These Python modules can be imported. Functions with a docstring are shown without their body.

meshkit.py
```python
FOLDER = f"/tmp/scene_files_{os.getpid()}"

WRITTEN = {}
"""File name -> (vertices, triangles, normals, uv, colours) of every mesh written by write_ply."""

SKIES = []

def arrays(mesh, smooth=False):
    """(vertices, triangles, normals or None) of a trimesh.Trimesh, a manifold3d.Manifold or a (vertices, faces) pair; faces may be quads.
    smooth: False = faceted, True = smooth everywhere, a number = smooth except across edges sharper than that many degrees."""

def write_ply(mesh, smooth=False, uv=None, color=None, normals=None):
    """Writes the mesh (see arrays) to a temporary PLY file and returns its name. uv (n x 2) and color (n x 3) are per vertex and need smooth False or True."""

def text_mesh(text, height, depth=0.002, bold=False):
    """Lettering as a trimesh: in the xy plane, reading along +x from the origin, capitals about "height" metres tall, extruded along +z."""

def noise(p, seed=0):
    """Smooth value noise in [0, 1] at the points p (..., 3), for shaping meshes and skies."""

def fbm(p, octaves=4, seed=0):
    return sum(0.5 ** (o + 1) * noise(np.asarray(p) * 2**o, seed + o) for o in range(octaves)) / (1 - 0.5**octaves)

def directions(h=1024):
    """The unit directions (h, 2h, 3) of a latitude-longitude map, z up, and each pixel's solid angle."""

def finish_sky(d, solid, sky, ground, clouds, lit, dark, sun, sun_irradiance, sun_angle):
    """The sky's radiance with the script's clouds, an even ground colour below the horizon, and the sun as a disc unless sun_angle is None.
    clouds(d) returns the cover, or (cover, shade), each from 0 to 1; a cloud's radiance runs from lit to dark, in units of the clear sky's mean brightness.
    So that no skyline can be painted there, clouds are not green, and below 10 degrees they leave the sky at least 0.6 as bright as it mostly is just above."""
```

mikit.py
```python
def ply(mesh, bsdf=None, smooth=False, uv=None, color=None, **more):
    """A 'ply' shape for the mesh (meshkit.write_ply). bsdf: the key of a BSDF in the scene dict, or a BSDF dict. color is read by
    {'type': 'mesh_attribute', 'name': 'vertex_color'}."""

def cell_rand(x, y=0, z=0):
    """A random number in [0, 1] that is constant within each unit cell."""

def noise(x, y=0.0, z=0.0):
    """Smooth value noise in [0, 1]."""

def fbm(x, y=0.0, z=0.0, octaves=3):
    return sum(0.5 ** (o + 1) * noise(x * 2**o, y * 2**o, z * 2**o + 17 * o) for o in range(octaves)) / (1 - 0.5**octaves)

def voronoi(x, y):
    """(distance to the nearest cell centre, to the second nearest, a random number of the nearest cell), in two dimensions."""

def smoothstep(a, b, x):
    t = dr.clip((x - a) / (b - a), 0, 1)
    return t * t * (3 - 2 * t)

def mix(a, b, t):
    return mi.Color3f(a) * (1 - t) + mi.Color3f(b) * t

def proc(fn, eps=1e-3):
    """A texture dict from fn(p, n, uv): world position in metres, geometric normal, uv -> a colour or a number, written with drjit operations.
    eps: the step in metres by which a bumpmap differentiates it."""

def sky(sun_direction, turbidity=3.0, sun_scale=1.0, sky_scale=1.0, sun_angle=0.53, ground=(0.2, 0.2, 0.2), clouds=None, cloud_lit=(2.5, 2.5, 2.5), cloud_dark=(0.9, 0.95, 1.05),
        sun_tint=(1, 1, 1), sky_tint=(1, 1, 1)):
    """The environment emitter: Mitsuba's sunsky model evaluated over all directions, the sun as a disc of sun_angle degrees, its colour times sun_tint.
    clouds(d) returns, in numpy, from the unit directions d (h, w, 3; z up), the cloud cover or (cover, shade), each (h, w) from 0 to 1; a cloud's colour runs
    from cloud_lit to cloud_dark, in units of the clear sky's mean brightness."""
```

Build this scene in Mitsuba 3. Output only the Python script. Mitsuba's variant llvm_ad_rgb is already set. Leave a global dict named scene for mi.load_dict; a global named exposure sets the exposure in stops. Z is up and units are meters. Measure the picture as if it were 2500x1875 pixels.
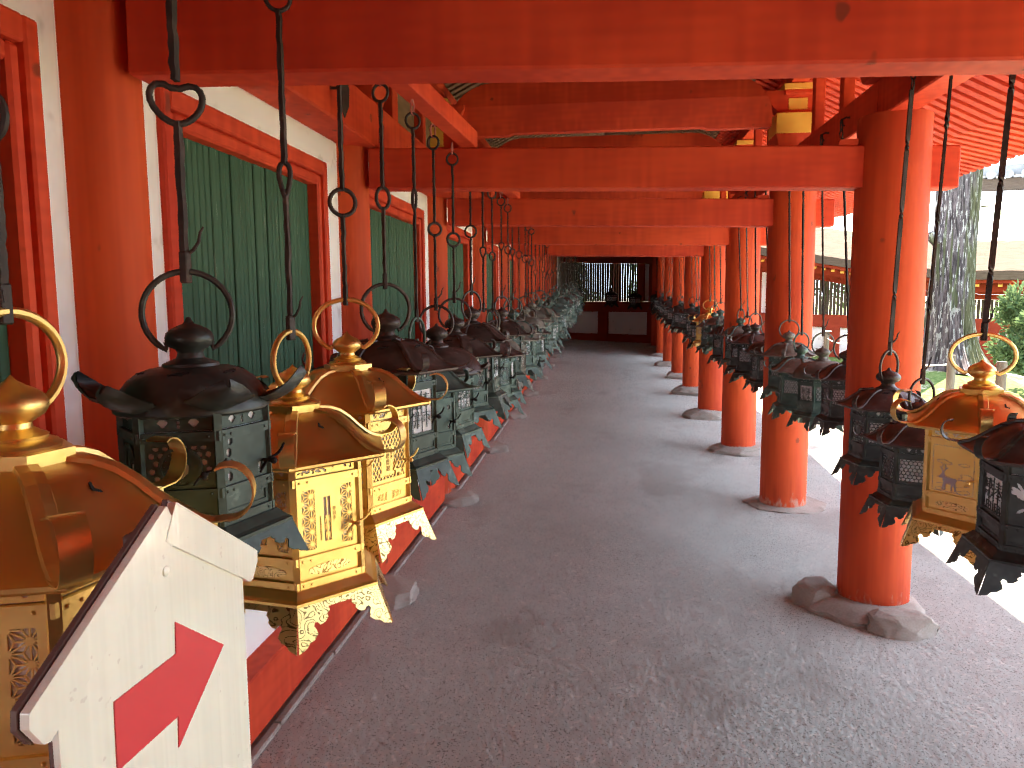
import math, random
import numpy as np, trimesh, drjit as dr, mitsuba as mi
from shapely.geometry import Polygon, LineString, Point, box as sbox
from shapely.ops import unary_union
from shapely import affinity
import mikit, meshkit
from mikit import noise, fbm, smoothstep, mix, voronoi, cell_rand, proc

T = mi.ScalarTransform4f
pi = math.pi
rad = math.radians
R_ = random.Random(7)
NP = np.random.default_rng(11)
scene, labels = {}, {}

# ---------------------------------------------------------------- camera, sky, exposure
PITCH, YAW, ROLL = rad(6.382), rad(6.936), rad(-0.4)
_f = np.array([-math.sin(YAW) * math.cos(PITCH), math.cos(YAW) * math.cos(PITCH), -math.sin(PITCH)])
_r = np.array([math.cos(YAW), math.sin(YAW), 0.0])
_u = np.cross(_r, _f)
_up = -math.sin(ROLL) * _r + math.cos(ROLL) * _u
EYE = np.array([0.0, 0.0, 1.5])
scene['camera'] = {'type': 'perspective', 'fov': math.degrees(2 * math.atan(1250 / 1850.0)), 'fov_axis': 'x', 'near_clip': 0.02, 'far_clip': 500.0,
                   'to_world': T().look_at(origin=EYE.tolist(), target=(EYE + _f).tolist(), up=_up.tolist())}
def thin_cloud(d):
    n = meshkit.fbm(d * [3.0, 3.0, 5.0], 4, 2)
    return 0.45 + 0.4 * np.clip((n - 0.35) * 2.5, 0, 1), np.clip(0.6 - n, 0, 0.5)
scene['sky_light'] = mikit.sky((0.39, 0.42, 1.0), turbidity=3.0, ground=(0.25, 0.24, 0.2), clouds=thin_cloud, cloud_lit=(2.35, 2.53, 2.68), cloud_dark=(0.86, 0.96, 1.07), sky_tint=(0.95, 1.01, 1.05))
exposure = 4.85

# ---------------------------------------------------------------- materials
def M(key, d):
    scene[key] = {'type': 'twosided', 'b': d} if d['type'] not in ('principledthin', 'twosided', 'dielectric') else d

def pr(base, rough=0.5, **k):
    c = base if isinstance(base, dict) else {'type': 'rgb', 'value': list(base)}
    return {'type': 'principled', 'base_color': c, 'roughness': rough, **k}

def bump(d, fn, scale=1.0, eps=1e-3):
    return {'type': 'bumpmap', 'arbitrary': {**proc(fn, eps)}, 'scale': scale, 'bsdf': d}

def red_fn(p, n, uv):
    g = fbm(p.x * 2.1 + 3, p.y * 2.1, p.z * 2.1, 3)
    f = noise(p.x * 9, p.y * 9, p.z * 60)
    h = noise(p.x * 45, p.y * 45, p.z * 3.0)
    c = mix((0.46, 0.038, 0.016), (0.66, 0.078, 0.026), smoothstep(0.30, 0.72, g * 0.75 + f * 0.1 + h * 0.15))
    spot = smoothstep(0.80, 0.86, fbm(p.x * 14, p.y * 14, p.z * 9, 3))
    return mix(c, (0.16, 0.040, 0.022), spot * 0.7)
def wood_b(p, n, uv):
    v = noise(p.x * 70, p.y * 70, p.z * 5) * (1 - dr.abs(n.z)) + noise(p.x * 6, p.y * 60, p.z * 60) * 0.6
    return 0.0007 * v + 0.0012 * fbm(p.x * 7, p.y * 7, p.z * 7, 2)
M('red_paint', bump(pr(proc(red_fn), 0.62, specular=0.25), wood_b, 1.0, 2e-3))

def redcol_fn(p, n, uv):
    g = fbm(p.x * 5, p.y * 5, p.z * 1.3, 3)
    h = noise(p.x * 60, p.y * 60, p.z * 2.0) * .6 + .4 * noise(p.x * 140, p.y * 140, p.z * 1.2)
    c = mix((0.42, 0.044, 0.015), (0.60, 0.088, 0.024), smoothstep(0.22, 0.78, g * 0.72 + h * 0.28))
    # bare, chalky wood where the paint has flaked off the foot of the posts
    fl = 0.55 * fbm(p.x * 30, p.y * 30, p.z * 9, 4) + 0.45 * fbm(p.x * 90, p.y * 90, p.z * 30, 3) - dr.clip((p.z - 0.04) * 3.2 - 0.024 * dr.maximum(p.y - 6.5, 0) * 3.2, 0, 2)
    c = mix(c, (0.50, 0.36, 0.28), smoothstep(0.36, 0.62, fl) * 0.6)
    spot = smoothstep(0.79, 0.84, fbm(p.x * 17, p.y * 17, p.z * 8, 3))
    return mix(c, (0.13, 0.05, 0.03), spot * 0.6)
def post_b(p, n, uv):
    return 0.0003 * noise(p.x * 75, p.y * 75, p.z * 3.2) + 0.0012 * fbm(p.x * 16, p.y * 16, p.z * 2.2, 2)
M('red_post_paint', bump(pr(proc(redcol_fn), 0.66, specular=0.22), post_b, 1.0, 2e-3))
def yel_fn(p, n, uv):
    return mix((0.66, 0.36, 0.05), (0.78, 0.47, 0.09), fbm(p.x * 9, p.y * 9, p.z * 9, 3))
def shaded_red_fn(p, n, uv):
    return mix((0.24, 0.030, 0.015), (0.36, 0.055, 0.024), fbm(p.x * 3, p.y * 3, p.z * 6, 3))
M('shaded_red_paint', pr(proc(shaded_red_fn), 0.7, specular=0.2))  # darker copy of the red paint, with deep eave shade put into its colour
M('yellow_paint', pr(proc(yel_fn), 0.6))
def plaster_fn(p, n, uv):
    g = fbm(p.x * 3, p.y * 3, p.z * 3, 4)
    s = smoothstep(0.66, 0.80, fbm(p.x * 16, p.y * 13, p.z * 9 + 4, 4))
    return mix(mix((0.76, 0.735, 0.73), (0.84, 0.825, 0.82), g), (0.46, 0.42, 0.40), s * 0.45)
M('white_plaster', pr(proc(plaster_fn), 0.85, specular=0.1))
def green_fn(p, n, uv):
    h = noise(p.y * 110, p.x * 40, p.z * 2.2)
    g = fbm(p.y * 12, p.x * 5, p.z * 0.9, 3)
    c = mix((0.020, 0.072, 0.040), (0.058, 0.135, 0.080), 0.55 * h + 0.45 * g)
    wear = smoothstep(0.70, 0.80, fbm(p.y * 70, p.x * 9, p.z * 5, 3))
    return mix(c, (0.15, 0.22, 0.15), wear * 0.6)
M('green_paint', pr(proc(green_fn), 0.6, specular=0.3))
def brown_fn(p, n, uv):
    return mix((0.12, 0.070, 0.040), (0.25, 0.155, 0.090), fbm(p.x * 30, p.y * 6, p.z * 30, 3))
M('bare_wood', pr(proc(brown_fn), 0.7))
def gold_r(p, n, uv):
    return 0.30 + 0.18 * fbm(p.x * 28, p.y * 28, p.z * 28, 3)
def gold_c(p, n, uv):
    g = fbm(p.x * 11, p.y * 11, p.z * 11, 3)
    return mix((0.76, 0.50, 0.155), (0.88, 0.64, 0.24), g)
M('gold_leaf', {'type': 'principled', 'base_color': proc(gold_c), 'metallic': 1.0, 'roughness': proc(gold_r)})
def engr_c(p, n, uv):
    u = (p.x + p.y * 0.6) * 70 + 3 * noise(p.x * 60, p.y * 60, p.z * 60)
    w = fbm(u * 0.55, p.z * 42, p.y * 40, 2) * 7.0
    l = dr.abs(w - dr.floor(w) - 0.5) * 2
    return mix((0.20, 0.12, 0.035), (0.86, 0.65, 0.28), smoothstep(0.12, 0.36, l))
M('gold_engraved', pr(proc(engr_c), 0.33, metallic=1.0))
M('gold_dark_line', pr((0.36, 0.21, 0.06), 0.5, metallic=0.7))
M('gold_purple', pr((0.38, 0.30, 0.33), 0.5, metallic=0.6))

def patina(a, b, c):
    def fn(p, n, uv):
        g = fbm(p.x * 17, p.y * 17, p.z * 17, 4)
        h = fbm(p.x * 70, p.y * 70, p.z * 70, 2)
        x = mix(a, b, smoothstep(0.35, 0.65, g))
        return mix(x, c, smoothstep(0.60, 0.78, 0.6 * g + 0.4 * h))
    return fn
M('bronze_black', pr(proc(patina((0.022, 0.024, 0.022), (0.040, 0.048, 0.044), (0.085, 0.115, 0.100))), 0.42, specular=0.5, metallic=0.25))
M('bronze_dark_green', pr(proc(patina((0.026, 0.044, 0.038), (0.044, 0.070, 0.061), (0.10, 0.145, 0.125))), 0.5, specular=0.45, metallic=0.2))
M('bronze_green', pr(proc(patina((0.045, 0.078, 0.066), (0.082, 0.130, 0.112), (0.165, 0.225, 0.195))), 0.55, specular=0.4, metallic=0.15))
M('bronze_brown', pr(proc(patina((0.042, 0.030, 0.026), (0.080, 0.062, 0.056), (0.115, 0.105, 0.095))), 0.45, specular=0.5, metallic=0.3))
M('bronze_pale', pr(proc(patina((0.10, 0.095, 0.078), (0.16, 0.155, 0.13), (0.22, 0.225, 0.19))), 0.6, specular=0.4, metallic=0.1))
M('vent_shade_latch_black', pr((0.006, 0.005, 0.005), 0.9))  # black standing in for the shade inside roof vents; also colours the latches
M('old_iron', pr(proc(patina((0.020, 0.015, 0.013), (0.045, 0.032, 0.027), (0.090, 0.058, 0.042))), 0.62, specular=0.4))
M('red_iron', pr((0.42, 0.12, 0.10), 0.5))
def paper_fn(p, n, uv):
    return mix((0.74, 0.74, 0.76), (0.86, 0.86, 0.87), fbm(p.x * 25, p.y * 25, p.z * 25, 3))
M('lamp_paper', {'type': 'principledthin', 'base_color': proc(paper_fn), 'roughness': 0.9, 'diff_trans': 0.5, 'spec_trans': 0.0, 'eta': 1.3})
def stone_fn(p, n, uv):
    g = fbm(p.x * 9, p.y * 9, p.z * 9, 4)
    h = noise(p.x * 150, p.y * 150, p.z * 150)
    return mix((0.17, 0.145, 0.125), (0.42, 0.375, 0.335), dr.clip(g * 0.8 + h * 0.25, 0, 1))
M('grey_stone', pr(proc(stone_fn), 0.8, specular=0.2))
def floor_fn(p, n, uv):
    g = fbm(p.x * 1.3, p.y * 1.3, 0.0, 4)
    h = fbm(p.x * 10, p.y * 10, 2.0, 3)
    a = noise(p.x * 210, p.y * 210, 0.0)
    b = noise(p.x * 95 + 7, p.y * 95, 5.0)
    c = mix((0.290, 0.296, 0.276), (0.420, 0.424, 0.398), dr.clip(g * 0.7 + h * 0.4, 0, 1))
    c = mix(c, (0.105, 0.095, 0.088), smoothstep(0.70, 0.86, a) * 0.65)
    c = mix(c, (0.55, 0.50, 0.45), smoothstep(0.78, 0.90, b) * 0.45)
    st = smoothstep(0.62, 0.78, fbm(p.x * 2.4 + 9, p.y * 1.7, 3.0, 4))
    return mix(c, (0.22, 0.195, 0.175), st * 0.45)
def floor_b(p, n, uv):
    return 0.0016 * noise(p.x * 130, p.y * 130, 0.0) + 0.0022 * noise(p.x * 60, p.y * 60, 1.0) + 0.004 * fbm(p.x * 12, p.y * 12, 2.0, 2)
M('packed_gravel', bump(pr(proc(floor_fn), 0.85, specular=0.2), floor_b, 1.0, 2e-3))
def ground_fn(p, n, uv):
    g = fbm(p.x * 0.8 + 2, p.y * 0.8, 0.0, 4)
    h = noise(p.x * 40, p.y * 40, 0.0)
    gravel = mix((0.34, 0.30, 0.25), (0.50, 0.46, 0.40), h)
    moss = mix((0.060, 0.105, 0.028), (0.130, 0.170, 0.060), noise(p.x * 25, p.y * 25, 3.0))
    m = smoothstep(3.3, 4.2, p.x + (g - 0.5) * 2.6)
    return mix(gravel, moss, m * smoothstep(0.36, 0.52, g + 0.15 * h))
M('court_earth', pr(proc(ground_fn), 0.9, specular=0.1))
def cedar_fn(p, n, uv):
    a = dr.atan2(p.y - 12.4, p.x - 5.25)
    w = a + 0.22 * fbm(p.z * 1.1, a * 3, 2.0, 3)
    g = noise(w * 13, p.z * 3.5, 0.0) * 0.35 + fbm(w * 26, p.z * 11, 1.0, 4) * 0.65
    c = mix((0.036, 0.031, 0.033), (0.145, 0.125, 0.132), smoothstep(0.25, 0.75, g))
    l = smoothstep(0.60, 0.70, fbm(a * 15, p.z * 10, 4.0, 4))
    c = mix(c, (0.38, 0.385, 0.37), l * 0.8)
    m = smoothstep(0.60, 0.90, dr.cos(a + 0.55) * 0.75 + 0.7 * (fbm(a * 7, p.z * 2.5, 8.0, 3) - 0.5) + 0.15)
    c = mix(c, (0.062, 0.070, 0.022), m * (0.35 + 0.6 * g))
    q = smoothstep(0.62, 0.72, fbm(a * 6, p.z * 1.4, 12.0, 4))
    return mix(c, (0.075, 0.095, 0.035), q * 0.6)
def cedar_b(p, n, uv):
    a = dr.atan2(p.y - 12.4, p.x - 5.25) + 0.22 * fbm(p.z * 1.1, p.x * 1.5, 2.0, 3)
    return 0.03 * noise(a * 15, p.z * 2.2, 0.0) + 0.02 * noise(a * 36, p.z * 5, 3.0)
M('cedar_bark', bump(pr(proc(cedar_fn), 0.9, specular=0.1), cedar_b, 1.0, 5e-3))
def roof_fn(p, n, uv):
    g = fbm(p.x * 3, p.y * 3, p.z * 9, 4)
    c = mix((0.38, 0.355, 0.325), (0.55, 0.53, 0.50), g)
    return mix(c, (0.10, 0.15, 0.05), smoothstep(0.60, 0.72, fbm(p.x * 1.2, p.y * 1.2, p.z * 1.2 + 5, 4)) * 0.7)
M('cypress_bark', pr(proc(roof_fn), 0.9, specular=0.1))
def edge_fn(p, n, uv):
    return mix((0.055, 0.040, 0.030), (0.125, 0.095, 0.075), fbm(p.x * 8, p.y * 8, p.z * 70, 3))
M('bark_edge', pr(proc(edge_fn), 0.9, specular=0.1))
def tile_fn(p, n, uv):
    return mix((0.13, 0.135, 0.14), (0.30, 0.31, 0.32), fbm(p.x * 6, p.y * 6, p.z * 6, 3))
M('grey_tile', pr(proc(tile_fn), 0.4))
def leaf_fn(p, n, uv):
    return mix((0.085, 0.145, 0.060), (0.160, 0.235, 0.115), noise(p.x * 9, p.y * 9, p.z * 9))
M('bush_leaf', {'type': 'principledthin', 'base_color': proc(leaf_fn), 'roughness': 0.35, 'diff_trans': 0.8, 'spec_trans': 0.0, 'eta': 1.45})
def dleaf_fn(p, n, uv):
    return mix((0.030, 0.062, 0.020), (0.075, 0.125, 0.040), noise(p.x * 4, p.y * 4, p.z * 4))
M('tree_leaf', {'type': 'principledthin', 'base_color': proc(dleaf_fn), 'roughness': 0.5, 'diff_trans': 0.7, 'spec_trans': 0.0, 'eta': 1.4})
def sign_fn(p, n, uv):
    g = noise(p.y * 260, p.z * 6, 0.0)
    s = smoothstep(0.80, 0.86, fbm(p.y * 90, p.z * 90, 2.0, 3))
    return mix(mix((0.68, 0.715, 0.615), (0.73, 0.765, 0.665), g), (0.45, 0.43, 0.37), s * 0.35)
def sign_b(p, n, uv):
    return 0.0006 * fbm(p.y * 18, p.z * 18, 0.0, 2) + 0.00012 * noise(p.y * 300, p.z * 8, 0.0)
M('sign_white', bump(pr(proc(sign_fn), 0.11, specular=0.75, clearcoat=1.0, clearcoat_gloss=0.85), sign_b, 0.7, 1e-3))
M('sign_red', pr((0.56, 0.036, 0.045), 0.38))
M('sign_edge', pr((0.10, 0.055, 0.045), 0.6))
M('white_rope', pr((0.80, 0.80, 0.76), 0.8))
def post_fn(p, n, uv):
    return mix((0.07, 0.055, 0.045), (0.20, 0.17, 0.14), fbm(p.x * 40, p.y * 40, p.z * 5, 3))
M('grey_wood', pr(proc(post_fn), 0.85))

# ---------------------------------------------------------------- helpers
USED = {}
def num(name):
    i = USED.get(name, 0)
    USED[name] = i + 1
    return name if i == 0 else f'{name}_{i:03d}'
def add(key, mesh, mat, smooth=False, to=None):
    key = num(key)
    d = mikit.ply(mesh, mat, smooth=smooth)
    if to is not None:
        d['to_world'] = to
    scene[key] = d
    return key
def tag(key, label, cat=None, group=None, kind=None):
    labels[key] = {'label': label}
    if cat: labels[key]['category'] = cat
    if group: labels[key]['group'] = group
    if kind: labels[key]['kind'] = kind
def kind(key, k, label=None):
    labels[key] = {'kind': k}
    if label: labels[key]['label'] = label
cat_ = trimesh.util.concatenate
def mesh(v, f):
    return trimesh.Trimesh(np.asarray(v, float), np.asarray(f, int), process=False)
def boxm(x0, x1, y0, y1, z0, z1, ch=0.0):
    """a box; ch > 0 chamfers all its edges"""
    if ch <= 0:
        b = trimesh.creation.box(extents=(x1 - x0, y1 - y0, z1 - z0))
    else:
        hx, hy, hz = (x1 - x0) / 2, (y1 - y0) / 2, (z1 - z0) / 2
        pts = []
        for a in (-1, 1):
            for b_ in (-1, 1):
                for c in (-1, 1):
                    pts += [(a * hx, b_ * (hy - ch), c * (hz - ch)), (a * (hx - ch), b_ * hy, c * (hz - ch)), (a * (hx - ch), b_ * (hy - ch), c * hz)]
        b = trimesh.convex.convex_hull(np.array(pts))
    b.apply_translation(((x0 + x1) / 2, (y0 + y1) / 2, (z0 + z1) / 2))
    return b
def hull(pts):
    return trimesh.convex.convex_hull(np.array(pts, float))
def beam(a, b, w, h, ch=0.004, seg=1, wob=0.0):
    """a chamfered timber from a to b (points at the middle of its underside), w wide, h high"""
    a, b = np.array(a, float), np.array(b, float)
    L = np.linalg.norm(b - a)
    m = boxm(-w / 2, w / 2, 0, L, 0, h, ch)
    d = (b - a) / L
    side = np.cross(d, [0, 0, 1.0]); side /= np.linalg.norm(side)
    up = np.cross(side, d)
    A = np.eye(4); A[:3, 0], A[:3, 1], A[:3, 2], A[:3, 3] = side, d, up, a
    m.apply_transform(A)
    return m
def lathe(prof, n=24, cap=False):
    """surface of revolution of (r, z) points"""
    prof = np.array(prof, float)
    ang = np.arange(n) * 2 * pi / n
    v = np.stack([prof[:, None, 0] * np.cos(ang), prof[:, None, 0] * np.sin(ang), np.repeat(prof[:, 1:2], n, 1)], -1).reshape(-1, 3)
    f = []
    for i in range(len(prof) - 1):
        for j in range(n):
            k = (j + 1) % n
            f += [(i * n + j, i * n + k, (i + 1) * n + k), (i * n + j, (i + 1) * n + k, (i + 1) * n + j)]
    m = mesh(v, f)
    m.merge_vertices()
    return m
def loft(rings):
    """closed rings (k, n, 3) skinned, ends capped with fans"""
    r = np.asarray(rings, float)
    k, n = r.shape[:2]
    v = r.reshape(-1, 3)
    f = []
    for i in range(k - 1):
        for j in range(n):
            q = (j + 1) % n
            f += [(i * n + j, i * n + q, (i + 1) * n + q), (i * n + j, (i + 1) * n + q, (i + 1) * n + j)]
    v = np.vstack([v, r[0].mean(0), r[-1].mean(0)])
    for j in range(n):
        q = (j + 1) % n
        f += [(k * n, q, j), (k * n + 1, (k - 1) * n + j, (k - 1) * n + q)]
    m = mesh(v, f)
    return m
def tube(pts, r, n=8, closed=False, ry=None):
    p = np.array(pts, float)
    if closed:
        t = np.roll(p, -1, 0) - np.roll(p, 1, 0)
    else:
        t = np.gradient(p, axis=0)
    t /= np.linalg.norm(t, axis=1, keepdims=True) + 1e-12
    ref = np.array([0, 0, 1.0]) if abs(t[0, 2]) < 0.9 else np.array([1.0, 0, 0])
    a = np.cross(t[0], ref); a /= np.linalg.norm(a)
    fr = []
    for i in range(len(p)):
        a = a - t[i] * (a @ t[i]); a /= np.linalg.norm(a)
        fr.append((a, np.cross(t[i], a)))
    rr = np.broadcast_to(r, (len(p),))
    ry = rr if ry is None else np.broadcast_to(ry, (len(p),))
    ang = np.arange(n) * 2 * pi / n + pi / n
    rings = np.array([p[i] + rr[i] * np.cos(ang)[:, None] * fr[i][0] + ry[i] * np.sin(ang)[:, None] * fr[i][1] for i in range(len(p))])
    if closed:
        rings = np.concatenate([rings, rings[:1]])
    return loft(rings)
def extr(poly, th):
    geoms = [g for g in getattr(poly, 'geoms', [poly]) if g.geom_type == 'Polygon' and g.area > 1e-8]
    return cat_([trimesh.creation.extrude_polygon(g, th, engine='earcut') for g in geoms])
def rough(m, amp, freq, seed=0):
    v = m.vertices
    m.vertices = v + m.vertex_normals * ((meshkit.fbm(v * freq, 3, seed) - 0.5) * 2 * amp)[:, None]
    return m
def rise(y):
    return 0.024 * max(0.0, y - 6.5)
def crise(y):      # how much the ceiling has risen with the climbing ground
    return max(0.0, 0.0552 * y + 0.006 - 0.525) if y > 8.5 else 0.0
ORD = ['zeroth', 'first', 'second', 'third', 'fourth', 'fifth', 'sixth', 'seventh', 'eighth', 'ninth', 'tenth', 'eleventh', 'twelfth', 'thirteenth', 'fourteenth', 'fifteenth', 'sixteenth', 'seventeenth', 'eighteenth', 'nineteenth']
def ordinal(i):
    if i < 20: return ORD[i]
    t = ['', '', 'twent', 'thirt', 'fort', 'fift', 'sixt'][i // 10]
    return t + 'ieth' if i % 10 == 0 else t + 'y-' + ORD[i % 10]

# ---------------------------------------------------------------- ground
def grid(xs, ys, zf):
    X, Y = np.meshgrid(xs, ys)
    Z = zf(X, Y)
    n, m_ = len(xs), len(ys)
    i = np.arange(n - 1)[None] + n * np.arange(m_ - 1)[:, None]
    i = i.ravel()
    return mesh(np.stack([X, Y, Z], -1).reshape(-1, 3), np.vstack([np.stack([i, i + 1, i + n + 1], 1), np.stack([i, i + n + 1, i + n], 1)]))
def gz(X, Y):
    z = 0.024 * np.maximum(0, Y - 6.5) * np.clip((9.0 - X) / 7.0, 0, 1)
    z = np.where(Y > 21, 0.024 * 14.5 * np.clip((9.0 - X) / 7.0, 0, 1), z)
    z = z + 0.34 * np.exp(-((X - 5.25) ** 2 + (Y - 12.4) ** 2) / 2.6)
    P = np.stack([X, Y, 0 * X], -1)
    return z + 0.05 * (meshkit.fbm(P * 0.7, 3, 3) - 0.5) * np.clip((X - 2.4) / 1.5, 0, 1)
xs = np.r_[np.linspace(-60, -3, 12), np.linspace(-2, 2.35, 8), np.linspace(2.5, 14, 60), np.linspace(15, 90, 16)]
ys = np.r_[np.linspace(-60, -6, 12), np.linspace(-5, 24, 90), np.linspace(26, 120, 14)]
k = add('courtyard_ground', grid(xs, ys, lambda X, Y: gz(X, Y) - np.where(X < 2.3, 0.012, 0.0)), 'court_earth', True)
tag(k, 'pale gravel and moss ground of the sunlit courtyard', kind='structure')
def fz(X, Y):
    P = np.stack([X, Y, 0 * X], -1)
    return 0.024 * np.maximum(0, Y - 6.5) + 0.010 * (meshkit.fbm(P * 1.1, 3, 5) - 0.5) * np.clip((2.2 - X) / 0.3, 0, 1)
k = add('corridor_floor', grid(np.linspace(-1.145, 2.42, 40), np.linspace(-14, 21.5, 260), fz), 'packed_gravel', True)
tag(k, 'packed brownish gravel floor of the corridor', kind='structure')

# ---------------------------------------------------------------- the corridor building
C = 'lantern_corridor'
tag(C, 'vermilion shrine corridor with white plaster wall, green windows and round posts', 'corridor')
LY = lambda k: 1.774 + 1.836 * k          # wall posts
RY = lambda k: 1.85 + 1.87 * k          # free-standing posts
KS = range(-8, 10)
WX = -1.24                              # plaster face
CX = 1.30
def stone(cx, cy, z, rx, ry, h, seed, flat=0.25):
    """a rough field stone: a chipped, flat-topped block with worn edges"""
    r = np.random.default_rng(seed + 100)
    a = np.sort(r.uniform(0, 2 * pi, 11)) * .35 + np.arange(11) * 2 * pi / 11 * .65 + r.uniform(0, 6)
    pts = []
    for q, (k1, k2) in enumerate(((1.04, -.5), (1.0, .35), (.84, .86), (.62, 1.0))):
        for t in a + q * .11:
            j = r.uniform(.86, 1.1)
            pts.append((math.cos(t) * k1 * j, math.sin(t) * k1 * j, k2 * r.uniform(.86, 1.08) if k2 > 0 else k2))
    m = trimesh.convex.convex_hull(np.array(pts))
    m = m.subdivide_to_size(.28)
    v = m.vertices
    n = meshkit.fbm(v * 2.2 + seed, 4, seed) - .5
    n2 = meshkit.fbm(v * 7 + seed, 2, seed + 3) - .5
    v = v * (1 + .20 * n + .07 * n2)[:, None]
    m.vertices = np.stack([cx + v[:, 0] * rx, cy + v[:, 1] * ry, z + v[:, 2] * h], 1)
    return m
STONES = {1: (0.27, 0.25, 0.075), 2: (0.29, 0.25, 0.022), 3: (0.28, 0.25, 0.07), 4: (0.30, 0.25, 0.095), 5: (0.33, 0.3, 0.12), 6: (0.30, 0.27, 0.10), 7: (0.30, 0.27, 0.09), 8: (0.33, 0.27, 0.07), 9: (0.30, 0.27, 0.07)}
for kk in KS:
    y = RY(kk); z = rise(y); top = 2.305 + crise(y)
    r0 = 0.160
    prof = [(0.0, z - 0.02), (r0 + 0.002, z - 0.02)]
    for t in np.linspace(0, 1, 24):
        prof.append((r0 * (1.0 - 0.03 * t ** 2), z + 0.01 + (top - z - 0.01) * t))
    prof += [(0.0, top)]
    m = lathe(prof, 40)
    m.apply_translation((CX, y, 0))
    key = add(f'{C}__column', m, 'red_post_paint', 35)
    sx, sy, h = STONES.get(kk, (0.28, 0.25, 0.07))
    s = stone(CX + (0.02, -0.03, 0.03)[kk % 3], y - (0.0, 0.03, -0.02)[kk % 3], z - 0.0, sx, sy, h, kk + 20)
    key2 = add(f'{key}__base_stone', s, 'grey_stone', 22)
    if kk == 1:
        s = stone(CX + 0.03, y - 0.26, z, 0.15, 0.10, 0.085, 63)
        add(f'{key}__base_stone', s, 'grey_stone', 22)
        s = stone(CX - 0.25, y + 0.05, z, 0.11, 0.13, 0.10, 71)
        add(f'{key}__base_stone', s, 'grey_stone', 22)
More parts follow.
